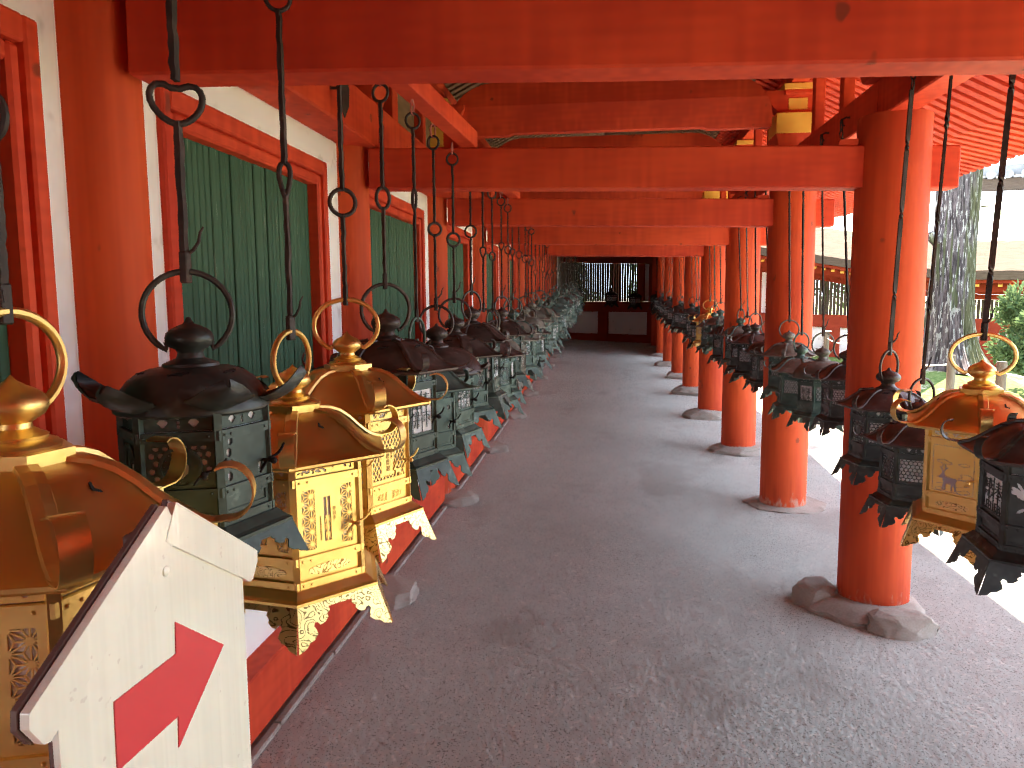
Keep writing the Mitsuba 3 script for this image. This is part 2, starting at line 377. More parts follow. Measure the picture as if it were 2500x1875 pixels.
# wall posts, plaster, sills, windows
for kk in KS:
    y = LY(kk); z = rise(y); top = 2.42 + crise(y)
    r0 = 0.112
    m = lathe([(0, z - 0.02), (r0, z - 0.02)] + [(r0, z + (top - z) * t) for t in np.linspace(0.0, 1, 12)] + [(0, top)], 40)
    m.apply_translation((WX, y, 0))
    key = add(f'{C}__wall_post', m, 'red_post_paint', 35)
    s = stone(WX + 0.13, y, z, 0.19, 0.18, 0.07, kk + 3)
    add(f'{key}__base_stone', s, 'grey_stone', 22)
    if kk == 1:
        pass
for kk in list(KS)[:-1]:
    y0, y1 = LY(kk), LY(kk + 1)
    yc = (y0 + y1) / 2 + (0.09 if kk == -1 else -0.015)
    z = rise(yc); cr = crise(yc)
    hw, ow = 0.556, 0.635
    zb, zt = 0.86 + z, 2.00 + cr
    pw = cat_([boxm(WX - 0.12, WX, y0, yc - ow + .03, -0.05, 3.1 + cr), boxm(WX - 0.12, WX, yc + ow - .03, y1, -0.05, 3.1 + cr), boxm(WX - 0.12, WX, yc - ow + .03, yc + ow - .03, -0.05, zb - .05), boxm(WX - 0.12, WX, yc - ow + .03, yc + ow - .03, zt + .06, 3.1 + cr)])
    key = add(f'{C}__plaster_wall', pw, 'white_plaster')
    # long tie on the wall, boards and struts above it
    add(f'{C}__wall_tie', beam((WX + 0.085, y0 + 0.002, 2.22 + crise(y0)), (WX + 0.085, y1 - 0.002, 2.22 + crise(y1)), 0.168, 0.205, 0.008), 'red_paint')
    add(f'{C}__upper_board', boxm(WX + 0.01, WX + 0.03, y0, y1, 2.43 + cr, 3.0 + cr), 'bare_wood')
    add(f'{C}__strut', boxm(WX + 0.03, WX + 0.09, y0 + 0.55, y0 + 0.66, 2.427 + crise(y0), 2.945 + cr, 0.004), 'red_paint')
    add(f'{C}__strut', boxm(WX + 0.03, WX + 0.09, y0 + 1.26, y0 + 1.33, 2.427 + crise(y0), 2.945 + cr, 0.004), 'red_paint')
    # sill timber and the stone edging at its foot
    add(f'{C}__sill_beam', beam((WX + 0.042, y0 + 0.105, rise(y0) + 0.035), (WX + 0.042, y1 - 0.105, rise(y1) + 0.035), 0.095, 0.215, 0.006), 'red_paint')
    n = 3
    for j in range(n):
        a, b = y0 + 0.10 + (y1 - y0 - 0.20) * j / n, y0 + 0.10 + (y1 - y0 - 0.20) * (j + 1) / n
        add(f'{C}__edging_stone', beam((WX + 0.098 + R_.uniform(-.003, .003), a + 0.004, rise(a) - 0.02), (WX + 0.098 + R_.uniform(-.003, .003), b - 0.004, rise(b) - 0.02), 0.030, 0.036, 0.004), 'grey_stone')
    # window: stepped frame and green boards
    if kk < -1: continue
    wk = num(f'{C}__window')
    def ringbox(x0, x1, yi, yo, zi0, zo0, zi1, zo1, ch=0.006):
        return [boxm(x0, x1, yc - yo, yc - yi, zo0, zo1, ch), boxm(x0, x1, yc + yi, yc + yo, zo0, zo1, ch),
                boxm(x0, x1, yc - yi, yc + yi, zi1, zo1, ch), boxm(x0, x1, yc - yi, yc + yi, zo0, zi0, ch)]
    o = ringbox(WX - 0.05, WX + 0.022, hw + 0.036, ow, zb - 0.035, zb - 0.085, zt + 0.045, zt + 0.105)
    for g in o: add(f'{wk}__frame', g, 'red_paint')
    o = ringbox(WX - 0.065, WX + 0.008, hw, hw + 0.035, zb, zb - 0.034, zt, zt + 0.044, 0.008)
    for g in o: add(f'{wk}__moulding', g, 'red_paint')
    ns = 32
    if kk <= 2:
        for j in range(ns):
            a = yc - hw + 2 * hw * j / ns
            b = a + 2 * hw / ns - 0.0015 - R_.random() * 0.002
            dx = R_.uniform(-0.003, 0.003)
            add(f'{wk}__slat', boxm(WX - 0.070 + dx, WX - 0.040 + dx, a, b, zb - 0.01, zt + 0.01, 0.003), 'green_paint')
    else:
        g = [boxm(WX - 0.070, WX - 0.04, yc - hw + 2 * hw * j / ns, yc - hw + 2 * hw * (j + 1) / ns - 0.003, zb - 0.01, zt + 0.01) for j in range(ns)]
        kkey = add(f'{wk}__slat', cat_(g), 'green_paint'); kind(kkey, 'stuff')
    add(f'{wk}__back_board', boxm(WX - 0.099, WX - 0.075, yc - hw - 0.03, yc + hw + 0.03, zb - 0.03, zt + 0.03), 'green_paint')
# cross ties, from wall post through the free post
for kk in KS:
    yl, yr = LY(kk), RY(kk)
    a = np.array([WX + 0.13, yl, 2.025 + crise(yl)])
    b = np.array([CX + 0.27, yr + 0.02, 1.985 + crise(yr)])
    m = beam(a, b, 0.118, 0.186, 0.006)
    m2 = m.subdivide_to_size(0.12)
    m2.vertices += np.stack([0 * m2.vertices[:, 0], 0.006 * (meshkit.fbm(m2.vertices * [1.2, 0, 0] + kk, 2, 1) - 0.5), 0.008 * (meshkit.fbm(m2.vertices * [1.4, 0, 0] + kk, 2, 2) - 0.5)], 1)
    add(f'{C}__cross_tie', m2, 'red_paint', 25)
    if kk >= 0:
        wz = 2.172 + crise(yr)
        w = hull([(CX - 0.17, yr - 0.05, wz), (CX - 0.17, yr + 0.05, wz), (CX - 0.26, yr - 0.05, wz), (CX - 0.26, yr + 0.05, wz), (CX - 0.17, yr - 0.05, wz + 0.035), (CX - 0.17, yr + 0.05, wz + 0.035), (CX - 0.245, yr - 0.05, wz + 0.033), (CX - 0.245, yr + 0.05, wz + 0.033)])
        add(f'{C}__wedge', w, 'red_paint')
for kk in list(KS)[:-1]:
    y0, y1 = RY(kk), RY(kk + 1)
    add(f'{C}__eave_tie', beam((1.285, y0 + 0.001, 2.302 + crise(y0)), (1.285, y1 - 0.001, 2.302 + crise(y1)), 0.125, 0.172, 0.006), 'red_paint')
    # lantern rail laid on the cross ties, a little out of true
    l0, l1 = LY(kk), LY(kk + 1)
    add(f'{C}__lantern_rail', beam((-0.722, l0 + 0.004, 2.212 + crise(l0)), (-0.630 if kk >= 0 else -0.7, l1 - 0.004, 2.205 + crise(l1)), 0.075, 0.075, 0.004), 'red_paint')
# arched beams and brackets at mid-bay
def arch(x0, x1, zb, zt, th, y, seg=14):
    top = []
    w = 0.34
    for t in np.linspace(0, 1, seg):
        a = pi / 2 * t
        top.append((x0 + w * (1 - math.cos(a)), zb + 0.05 + (zt - zb - 0.05) * math.sin(a)))
    top += [(x1 - (p[0] - x0), p[1]) for p in top[::-1]]
    bot = [(x1, zb), (x1 - 0.42, zb), (x1 - 0.45, zb + 0.014), (x0 + 0.45, zb + 0.014), (x0 + 0.42, zb), (x0, zb)]
    P = Polygon(top + bot).buffer(0)
    zmid = zb + 0.19
    up = extr(P.intersection(sbox(x0 - 1, zmid, x1 + 1, zt + 1)), th)
    lo = extr(P.intersection(sbox(x0 - 1, zb - 1, x1 + 1, zmid)), th)
    for m in (up, lo): m.apply_translation((0, 0, -th / 2))
    v = lo.vertices.copy()
    v[:, 2] *= 1 - 0.62 * np.clip((zmid - v[:, 1]) / 0.19, 0, 1)
    lo.vertices = v
    m = cat_([up, lo])
    A = np.eye(4); A[:3, :3] = [[1, 0, 0], [0, 0, 1], [0, 1, 0]]
    m.apply_transform(A); m.apply_translation((0, y, 0))
    if m.volume < 0: m.invert()
    return m
def bracket(y, x, sgn, zb, key):
    """bearing block, curved arm and top block; sgn: the side of the corridor (-1: arm reaches towards -x)"""
    hx = 0.150
    blk = hull([(x + a * hx * (0.78 if c == 0 else 1), y + b * 0.125 * (0.78 if c == 0 else 1), zb + (0, 0.126)[c]) for a in (-1, 1) for b in (-1, 1) for c in (0, 1)])
    add(f'{key}__bearing_block', blk, 'red_paint')
    add(f'{key}__yellow_band', boxm(x - hx - .002, x + hx + .002, y - 0.127, y + 0.127, zb + 0.127, zb + 0.262, 0.003), 'yellow_paint')
    P = [(0.11, 0)]
    for t in np.linspace(0, 1, 9):
        P.append((-0.04 - 0.17 * t ** 0.6, 0.0 + 0.13 * t ** 1.6))
    P += [(-0.21, 0.158), (0.11, 0.158)]
    m = extr(Polygon(P).buffer(0), 0.13)
    A = np.eye(4); A[:3, :3] = [[1 if sgn < 0 else -1, 0, 0], [0, 0, 1], [0, 1, 0]]
    m.apply_transform(A); m.apply_translation((x, y - 0.065, zb + 0.263))
    if m.volume < 0: m.invert()
    add(f'{key}__arm', m, 'red_paint')
    add(f'{key}__yellow_band', boxm(x - 0.062, x + 0.062, y - 0.070, y + 0.070, zb + 0.292, zb + 0.368, 0.002), 'yellow_paint')
    add(f'{key}__top_block', boxm(x - 0.09, x + 0.09, y - 0.085, y + 0.085, zb + 0.390, zb + 0.422, 0.004), 'red_paint')
    add(f'{key}__yellow_band', boxm(x - 0.098, x + 0.098, y - 0.092, y + 0.092, zb + 0.423, zb + 0.462, 0.003), 'yellow_paint')
for kk in list(KS)[7:]:
    yl, yr = LY(kk), RY(kk)
    c = crise(yr)
    add(f'{C}__arched_beam', arch(-1.10, 1.12, 2.652 + c, 3.0 + c, 0.19, (yl + yr) / 2), 'red_paint', 30)
    bracket(yr, CX, -1, 2.477 + c, num(f'{C}__bracket'))
    bracket(yl, -1.19, 1, 2.430 + c, num(f'{C}__bracket'))
    if kk < 9:
        y = (RY(kk) + RY(kk + 1)) / 2
        add(f'{C}__eave_strut', boxm(1.255, 1.315, y - .30, y - .23, 2.478 + c, 2.945 + c, 0.004), 'red_paint')
        add(f'{C}__eave_strut', boxm(1.255, 1.315, y + .26, y + .33, 2.478 + c, 2.945 + c, 0.004), 'red_paint')
# rafters in two tiers, boards and bark roof
SL1 = 0.49
RZ = lambda x: 2.684 - SL1 * (abs(x) - 2.002)        # underside of the lower rafters
def rafter1(y):
    c = crise(y)
    return beam((1.12, y, RZ(1.12) + c), (2.30, y, RZ(2.30) + c), 0.063, 0.075, 0.0)
def rafter2(y):
    c = crise(y)
    return beam((2.144, y, 2.618 + c), (2.80, y, 2.444 + c), 0.058, 0.062, 0.0)
far1, far2, inner = [], [], []
for i in range(-136, 172):
    y = 2.56 + 0.1103 * i
    if 3.6 < y < 12.4:
        add(f'{C}__rafter', rafter1(y), 'red_paint')
        add(f'{C}__flying_rafter', rafter2(y), 'red_paint')
    else:
        far1.append(rafter1(y)); far2.append(rafter2(y))
    c = crise(y)
    inner.append(beam((0.06, y, RZ(.06) + c), (1.115, y, RZ(1.115) + c), 0.063, 0.075, 0))
    inner.append(beam((-0.06, y, RZ(.06) + c), (-2.2, y, RZ(2.2) + c), 0.063, 0.075, 0))
kind(add(f'{C}__rafter', cat_(far1), 'red_paint'), 'stuff')
kind(add(f'{C}__flying_rafter', cat_(far2), 'red_paint'), 'stuff')
kind(add(f'{C}__inner_rafter', cat_(inner), 'bare_wood'), 'stuff')
def strip(y0, y1, pts, th, n=24, dz=0.0):
    """a sheet over the profile pts (x, z), following the climbing roof"""
    ys_ = np.linspace(y0, y1, n)
    P = np.array(pts, float)
    prof = np.vstack([P, (P + [0, th])[::-1]])
    return loft(np.array([[(x, y, z + crise(y) + dz) for x, z in prof] for y in ys_]))
add(f'{C}__roof_board', strip(-13.2, 22.6, [(2.82, 2.502), (2.15, 2.685), (2.0, 2.78), (1.12, RZ(1.12) + .080)], 0.012, 40), 'red_paint')
add(f'{C}__inner_board', strip(-13.2, 22.6, [(1.119, RZ(1.119) + .080), (0.0, RZ(0) + .080), (-2.25, RZ(2.25) + .080)], 0.012, 40), 'bare_wood')
add(f'{C}__eave_edge', strip(-13.2, 22.6, [(2.87, 2.487), (2.825, 2.50)], 0.065, 40, 0.0), 'red_paint')
add(f'{C}__bark_roof', strip(-13.2, 22.6, [(2.94, 2.577), (1.97, 2.90), (0.0, 3.84), (-2.35, 2.70)], 0.18, 40), 'cypress_bark', 40)
for x, kk0 in ((1.30, -8), (-1.19, -8)):
    for kk in range(kk0, 9):
        a, b = RY(kk), RY(kk + 1)
        add(f'{C}__roof_purlin', beam((x, a + .001, 2.945 + crise(a)), (x, b - .001, 2.945 + crise(b)), .11, .075, .004), 'red_paint')
add(f'{C}__plaster_wall', boxm(WX - .12, WX, LY(9), 23.5, -.05, 3.6), 'white_plaster')
for kk in (-8, -7, -6, -5, -4, -3, -2, 8, 9):  # bays behind the eye: unseen planking added to cut side light
    y0 = RY(kk); y1 = RY(kk + 1) if kk < 9 else 20.2
    n = 8 if kk > 0 else 1
    for j in range(n):
        a, b = y0 + .15 + (y1 - y0 - .15 - .15 * (kk < 9)) * j / n, y0 + .15 + (y1 - y0 - .15 - .15 * (kk < 9)) * (j + 1) / n
        add(f'{C}__wall_plank', boxm(CX - .02, CX + .02, a, b - .004, rise(y0) - .05, 2.35 + crise(y0), .004), 'red_paint')
add(f'{C}__added_end_wall', boxm(-1.3, 1.6, -13.3, -13.1, -0.05, 3.2), 'red_paint')  # unseen wall added to shut out light from behind the eye
# ---------------------------------------------------------------- the far corridor, crossing at the end and running off down the courtyard
RC = 'rear_corridor'
tag(RC, 'red crossing corridor at the far end with lattice windows and thick bark roof', 'corridor')
tv = np.array([0.857, -0.515, 0]); nv = np.array([-0.515, -0.857, 0])    # along the wall; out of the wall, towards the court
O = np.array([0.0, 21.0, 0])
RF = np.eye(4); RF[:3, 0], RF[:3, 1], RF[:3, 2], RF[:3, 3] = tv, -nv, [0, 0, 1], O   # local x along, y away from the court
def rg(t):                             # floor level of the crossing corridor
    return float(np.interp(t, [-6, 1.5, 4.5, 9.0, 20], [0.36, 0.34, 0.05, -0.04, -0.04]))
def rl(m):
    m = m.copy(); m.apply_transform(RF); return m
def re_(t):                            # eave height
    return float(np.interp(t, [-6, 3.2, 4.7, 5.8, 7.3, 8.6, 12, 30], [3.3, 2.86, 2.60, 2.42, 2.11, 1.99, 1.90, 1.85]))
posts = [0.006 + 1.5 * j for j in range(-3, 11)]
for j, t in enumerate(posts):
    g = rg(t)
    add(f'{RC}__post', rl(boxm(t - .15, t + .15, -.10, .10, g - .1, g + .80, .01)), 'shaded_red_paint')
def slab(t0, t1, y0, y1, zb, zt, rel=True, ch=0.0):
    """a board along the wall that follows the floor level"""
    f = rg if rel else (lambda t: 0.0)
    pts = [(t, y, (zb, zt)[c] + f(t)) for t in (t0, t1) for y in (y0, y1) for c in (0, 1)]
    return rl(hull(pts))
for j in range(len(posts) - 1):
    a, b = posts[j] + 0.15, posts[j + 1] - 0.15
    add(f'{RC}__sill_beam', slab(a, b, -0.09, 0.09, -0.06, 0.20), 'shaded_red_paint')
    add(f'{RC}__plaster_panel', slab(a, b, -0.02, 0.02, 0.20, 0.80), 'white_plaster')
    add(f'{RC}__rail', slab(posts[j] + .001, posts[j + 1] - .001, -0.08, 0.08, 0.80, 1.08), 'shaded_red_paint')
def wslab(t0, t1, y0, y1):
    return rl(hull([(t, y, z) for t in (t0, t1) for y in (y0, y1) for z in (1.083 + rg(t), re_(t) - .56)]))
tq = np.linspace(-4.4, 15.5, 40)
add(f'{RC}__rail', rl(loft(np.array([[(t, y, re_(t) + dz) for y, dz in ((-.08, -.557), (-.08, -.45), (.08, -.45), (.08, -.557))] for t in tq]))), 'shaded_red_paint', 30)
add(f'{RC}__upper_beam', rl(loft(np.array([[(t, y, re_(t) + dz) for y, dz in ((-.11, -.447), (-.11, -.30), (.11, -.30), (.11, -.447))] for t in tq]))), 'shaded_red_paint', 30)
for j in range(-1, 5):
    c = 1.16 + 3.1 * j
    add(f'{RC}__jamb', wslab(c - .09, c + .09, -.09, .09), 'shaded_red_paint')
    add(f'{RC}__jamb', wslab(c + .24, c + .40, -.09, .09), 'shaded_red_paint')
    add(f'{RC}__plaster_panel', wslab(c + .09, c + .24, -.02, .02), 'white_plaster')
    wk = num(f'{RC}__lattice_window')
    a, b = c + .40, c + 3.1 - .09
    n = 34
    for q in range(n):
        tt = a + (b - a) * (q + .5) / n
        add(f'{wk}__bar', wslab(tt - .025, tt + .025, -.02, .02), 'bark_edge')
# eaves, curving down with the slope
ts = np.linspace(-4.5, 16, 60)
def along(prof, fn, t=ts):
    """prof: (y, dz) ring swept along the wall at height fn(t)"""
    return rl(loft(np.array([[(t_, y, fn(t_) + dz) for y, dz in prof] for t_ in t])))
add(f'{RC}__eave_board', along([(-1.00, -0.235), (-1.00, -0.175), (-0.94, -0.175), (-0.94, -0.235)], re_), 'shaded_red_paint', 30)
add(f'{RC}__soffit', along([(-0.94, -0.20), (0.2, 0.20), (0.2, 0.215), (-0.94, -0.185)], re_), 'shaded_red_paint', 30)
add(f'{RC}__purlin', along([(-0.62, -0.40), (-0.62, -0.27), (-0.50, -0.27), (-0.50, -0.40)], re_), 'shaded_red_paint', 30)
add(f'{RC}__wall_board', along([(-0.06, -0.30), (-0.06, 0.15), (-0.02, 0.15), (-0.02, -0.30)], re_), 'shaded_red_paint', 30)
t = 2.2
while t < 12:
    h = re_(t)
    m = beam((t, -0.90, h - 0.30), (t, 0.0, h - 0.02), 0.065, 0.075, 0.0)
    rk = add(f'{RC}__rafter', rl(m), 'shaded_red_paint')
    e = boxm(t - 0.037, t + 0.037, -0.912, -0.897, h - 0.305, h - 0.222)
    add(f'{rk}__yellow_end', rl(e), 'yellow_paint')
    t += 0.19
tw = np.linspace(-4.5, 16, 110)
edge = along([(-1.10, -0.17), (-1.13, 0.0), (0.2, 0.62), (0.2, 0.35)], lambda t_: re_(t_) + 0.012 * math.sin(t_ * 23) * math.sin(t_ * 7), tw)
add(f'{RC}__bark_edge', edge, 'bark_edge', 30)
top = along([(-1.12, 0.004), (-0.3, 0.36), (0.9, 0.98), (2.6, 2.05), (2.6, 1.9), (0.9, 0.8), (-0.3, 0.2)], lambda t_: re_(t_) + 0.012 * math.sin(t_ * 23) * math.sin(t_ * 7), tw)
add(f'{RC}__bark_roof', top, 'cypress_bark', 30)
add(f'{RC}__back_roof', along([(2.6, 2.03), (6.2, 0.0), (6.2, -0.2), (2.6, 1.85)], re_), 'cypress_bark', 30)
# ridge of round tiles
rk = add(f'{RC}__tile_ridge', along([(2.25, 1.84), (2.25, 2.10), (2.95, 2.10), (2.95, 1.84)], re_), 'bark_edge', 30)
t = 5.0
while t < 15:
    h = re_(t) + 2.10
    m = trimesh.creation.cylinder(radius=0.095, height=0.42, sections=16)
    A = np.eye(4); A[:3, :3] = [[1, 0, 0], [0, 0, 1], [0, -1, 0]]
    m.apply_transform(A); m.apply_translation((t, 2.42, h + 0.09))
    add(f'{rk}__round_tile', rl(m), 'grey_tile', 35)
    m = boxm(t + 0.10, t + 0.23, 2.20, 2.62, h, h + 0.05, 0.01)
    add(f'{rk}__flat_tile', rl(m), 'grey_tile')
    t += 0.33
tt = np.array([[x, 2.6, 0] for x in ts])
add(f'{rk}__cap', along([(2.45, 2.20), (2.45, 2.42), (2.75, 2.42), (2.75, 2.20)], re_), 'grey_tile', 30)
# open far side: posts and a low wall
for j, t in enumerate(posts[::2]):
    m = lathe([(0, rg(t) - 0.1), (0.12, rg(t) - 0.1), (0.12, rg(t) + 2.4), (0, rg(t) + 2.4)], 16); m.apply_translation((t, 3.2, 0))
    add(f'{RC}__post', rl(m), 'shaded_red_paint', 35)

# ---------------------------------------------------------------- lantern builder
def panel_lines(w, h, lines, bar, frame, extra=None, holes=None):
    r = sbox(-w / 2, 0, w / 2, h)
    net = unary_union([LineString(l).buffer(bar / 2, cap_style=2) for l in lines]) if lines else Polygon()
    fr = r.difference(sbox(-w / 2 + frame, frame, w / 2 - frame, h - frame))
    P = unary_union([net.intersection(r), fr] + ([extra] if extra is not None else []))
    if holes is not None: P = P.difference(holes)
    return P
def hex_holes(w, h, s, bar, frame):
    r = sbox(-w / 2 + frame, frame, w / 2 - frame, h - frame)
    out = []
    dx, dy = s * math.sqrt(3), s * 1.5
    for i in range(-int(w / dx) - 2, int(w / dx) + 3):
        for j in range(-1, int(h / dy) + 2):
            cx, cy = i * dx + (j % 2) * dx / 2, j * dy + s * 0.6
            q = Polygon([(cx + (s - bar / 2 / 0.866) * math.sin(a * pi / 3), cy + (s - bar / 2 / 0.866) * math.cos(a * pi / 3)) for a in range(6)]).intersection(r)
            if q.area > 0.25 * s * s: out.append(q)
    return unary_union(out)
def hexpanel(w, h, s, bar, frame, solid=None):
    H = hex_holes(w, h, s, bar, frame)
    if solid is not None: H = H.difference(solid)
    return sbox(-w / 2, 0, w / 2, h).difference(H)
def diamond(x0, x1, y0, y1, d):
    L = []
    n = int((x1 - x0 + y1 - y0) / d) + 2
    for i in range(-n, n):
        c = x0 + i * d
        L += [[(c, y0), (c + (y1 - y0) * 0.62, y1)], [(c, y1), (c + (y1 - y0) * 0.62, y0)]]
    return L
def clipl(L, x0, x1, y0, y1):
    b = sbox(x0, y0, x1, y1); out = []
    for l in L:
        q = LineString(l).intersection(b)
        for g in getattr(q, 'geoms', [q]):
            if g.geom_type == 'LineString' and g.length > 1e-4: out.append(list(g.coords))
    return out
def asanoha(x0, x1, y0, y1, a):
    L = []
    hh = a * math.sqrt(3) / 2
    for j in range(-1, int((y1 - y0) / a) + 2):
        for i in range(-1, int((x1 - x0) / hh) + 2):
            ox, oy = x0 + i * hh, y0 + j * a + (i % 2) * a / 2
            p, q, r1, r2 = (ox, oy), (ox, oy + a), (ox + hh, oy + a / 2), (ox - hh, oy + a / 2)
            for tri in ((p, q, r1), (p, q, r2)):
                c = tuple(np.mean(tri, 0))
                for v in tri: L.append([v, c])
            L += [[p, q], [p, r1], [q, r1]]
    return clipl(L, x0, x1, y0, y1)
KJ = {'shi': [[(5, 10), (5, 8.5)], [(1, 8.3), (9, 8.3)], [(2.2, 2.5), (2.2, 6.5), (7.8, 6.5), (7.8, 3)], [(5, 8.3), (5, 0)]],
      'ra': [[(5, 10), (5, 9)], [(2.5, .8), (2.5, 9), (7.5, 9), (7.5, 5)], [(2.5, .8), (4.5, 1.8)], [(2.5, 7), (7.5, 7)], [(2.5, 5), (7.5, 5)], [(4.5, 5), (9, .2)], [(8, 4), (6, 3)]],
      'na': [[(1, 8), (9, 8)], [(5, 10), (4, 7.5), (.8, 5)], [(5, 8), (9.2, 5)], [(3, 5.6), (7, 5.6)], [(1.5, 4), (8.5, 4)], [(5, 4), (5, .3)], [(3, 2.8), (1.5, .8)], [(7, 2.8), (8.5, .8)]],
      'ko': [[(5, 10), (5, 9)], [(1, 9), (9, 9)], [(3, 7.8), (7, 7.8), (7, 6.2), (3, 6.2), (3, 7.8)], [(1.5, 0), (1.5, 5), (8.5, 5), (8.5, 0)], [(3.2, 3.6), (6.8, 3.6), (6.8, 1.5), (3.2, 1.5), (3.2, 3.6)]],
      'i': [[(1.5, 7), (8.5, 7)], [(.5, 4), (9.5, 4)], [(3.5, 9.5), (3.5, 4), (1.5, 0)], [(6.5, 9.5), (6.5, 0)]],
      'shin': [[(2.5, 10), (3, 9)], [(.8, 7.8), (4.2, 7.8), (1, 4.2)], [(2.6, 6), (2.6, 0)], [(3, 5.5), (4.4, 4.4)], [(5.3, 8), (9.3, 8), (9.3, 3.5), (5.3, 3.5), (5.3, 8)], [(5.3, 5.8), (9.3, 5.8)], [(7.3, 10), (7.3, 0)]],
      'on': [[(2, 9.5), (8, 9.5), (8, 4.8), (2, 4.8), (2, 9.5)], [(3.2, 7.8), (6.8, 7.8)], [(5, 9), (3.5, 5.6)], [(5, 7.5), (6.5, 5.8)], [(1.5, 3.2), (1, 1.2)], [(3.4, 3.6), (3.8, .6), (7, .5), (7.4, 1.8)], [(5, 3.6), (5.6, 2.2)], [(8, 3.4), (9, 1.8)]],
      'kan': [[(1, 4.5), (1.5, 9), (9, 9)], [(2.5, 7.6), (5, 7.6)], [(2.6, 6.6), (4.8, 6.6), (4.8, 5.2), (2.6, 5.2), (2.6, 6.6)], [(6, 10), (7.5, 5.5), (9.3, 4.6)], [(8.8, 7.5), (5.8, 4.6)], [(1.5, 3.2), (1, 1.2)], [(3.4, 3.4), (3.8, .6), (7, .5), (7.4, 1.8)], [(5, 3.6), (5.6, 2.2)], [(8, 3.2), (9, 1.8)]],
      'sha': [[(.5, 9), (3, 9)], [(1, 7.5), (2.8, 7.5)], [(1, 6), (2.8, 6)], [(1, 4), (2.8, 4), (2.8, 1), (1, 1), (1, 4)], [(3.8, 3), (3.8, 9), (6, 9), (6, 0)], [(3.8, 7.3), (6, 7.3)], [(3.8, 5.6), (6, 5.6)], [(3.5, 3.8), (6, 3.8)], [(6, 3.6), (3.6, .5)], [(6.6, 6.8), (9.8, 6.8)], [(8.8, 9.5), (8.8, .3), (7.6, .8)], [(7, 5), (7.6, 3.6)]],
      'ho': [[(2, 8.8), (8, 8.8)], [(2.5, 7.4), (7.5, 7.4)], [(1, 6), (9, 6)], [(5, 10), (4.6, 6), (1, 3.4)], [(5.5, 6), (9, 3.4)], [(3, 3.2), (7, 3.2)], [(2.5, 1.8), (7.5, 1.8)], [(5, 4.2), (5, 0)]]}
def glyph(k, x, y, s, wt=0.9):
    return unary_union([LineString([(x + (a - 5) * s / 10, y + b * s / 10) for a, b in l]).buffer(wt * s / 20, quad_segs=2) for l in KJ[k]])
def fret(w, h, seed, cols=2):
    r = random.Random(seed)
    L = []
    cw = (w - 0.012) / cols
    for c in range(cols):
        x0 = -w / 2 + 0.006 + c * cw
        L.append([(x0, 0), (x0, h)])
        names = list(KJ); y = h - 0.006
        s = cw * 0.98
        while y > s * 0.6:
            k = r.choice(names)
            for l in KJ[k]:
                L.append([(x0 + cw / 2 + (a - 5) * s / 10, y - s + b * s / 10) for a, b in l])
            L.append([(x0 + cw / 2, y), (x0 + cw / 2, y - s * 1.1)])
            y -= s * 1.06
    L.append([(w / 2, 0), (w / 2, h)])
    return L
def scatter_holes(w, h, seed, n=14, s=0.006):
    r = random.Random(seed)
    out = []
    for i in range(n):
        x, y = r.uniform(-w / 2 + .01, w / 2 - .01), r.uniform(.006, h - .006)
        a = r.uniform(0, pi)
        q = affinity.rotate(affinity.scale(Point(x, y).buffer(s, quad_segs=3), r.uniform(0.7, 1.5), r.uniform(0.4, 0.8)), math.degrees(a))
        out.append(q)
    return unary_union(out).intersection(sbox(-w / 2 + .006, .004, w / 2 - .006, h - .004))
def deer(s, x=0, y=0):
    b = Polygon([(-3.6, 5.2), (-2.6, 6.2), (-2.2, 7.6), (-1.6, 7.2), (-1.5, 6.2), (-1.0, 5.2), (1.6, 4.8), (2.8, 5.2), (3.2, 4.4), (2.7, 3.2), (2.9, 1.6), (3.0, 0), (2.5, 0), (2.3, 1.6), (1.9, 2.6), (1.6, 1.4), (1.5, 0), (1.05, 0), (1.1, 1.6), (.9, 2.9), (-.8, 2.8), (-1.0, 1.6), (-1.0, 0), (-1.45, 0), (-1.5, 1.6), (-1.9, .1), (-2.3, .2), (-2.0, 1.8), (-1.8, 3.0), (-2.2, 4.6), (-3.4, 4.5)])
    ant = [LineString(l).buffer(.16, quad_segs=2) for l in ([(-2.2, 7.2), (-2.6, 8.6), (-2.2, 9.8)], [(-2.5, 8.2), (-3.3, 8.9)], [(-1.8, 7.2), (-1.0, 8.4), (-1.2, 9.7)], [(-1.1, 8.3), (-.2, 8.9)])]
    return affinity.translate(affinity.scale(unary_union([b] + ant), s / 10, s / 10, origin=(0, 0)), x, y)
def foot_poly(a, L, strip_, tipout):
    """the plate along one side of the foot: a strip with a scalloped pendant at each end"""
    half = [(-a, 0), (0, 0), (0, -strip_), (-a + 0.064, -strip_)]
    sc = [(-a + 0.066, -.024), (-a + 0.058, -.032), (-a + 0.060, -.038), (-a + 0.050, -.047), (-a + 0.040, -.049), (-a + 0.037, -.043), (-a + 0.030, -.041), (-a + 0.026, -.048), (-a + 0.030, -.056), (-a + 0.032, -.066), (-a + 0.022, -.076), (-a + 0.010, -.080), (-a + 0.004, -.088)]
    k = L / 0.095
    half += [(x, y * k) for x, y in sc] + [(-a - tipout, -L)]
    P = Polygon(half)
    return unary_union([P.buffer(0), affinity.scale(P, -1, 1, origin=(0, 0)).buffer(0)])
ROOFS = {'flare': [(.058, .094), (.085, .090), (.108, .081), (.130, .065), (.150, .046), (.168, .030), (.185, .019), (.200, .013), (.212, .010)],
         'cap': [(.046, .074), (.066, .072), (.086, .065), (.102, .053), (.114, .038), (.122, .022), (.127, .006)],
         'dome': [(.050, .100), (.080, .096), (.108, .087), (.132, .073), (.152, .054), (.166, .034), (.176, .016), (.180, .004)],
         'low': [(.058, .085), (.085, .080), (.112, .068), (.138, .050), (.160, .032), (.182, .018), (.205, .012)]}
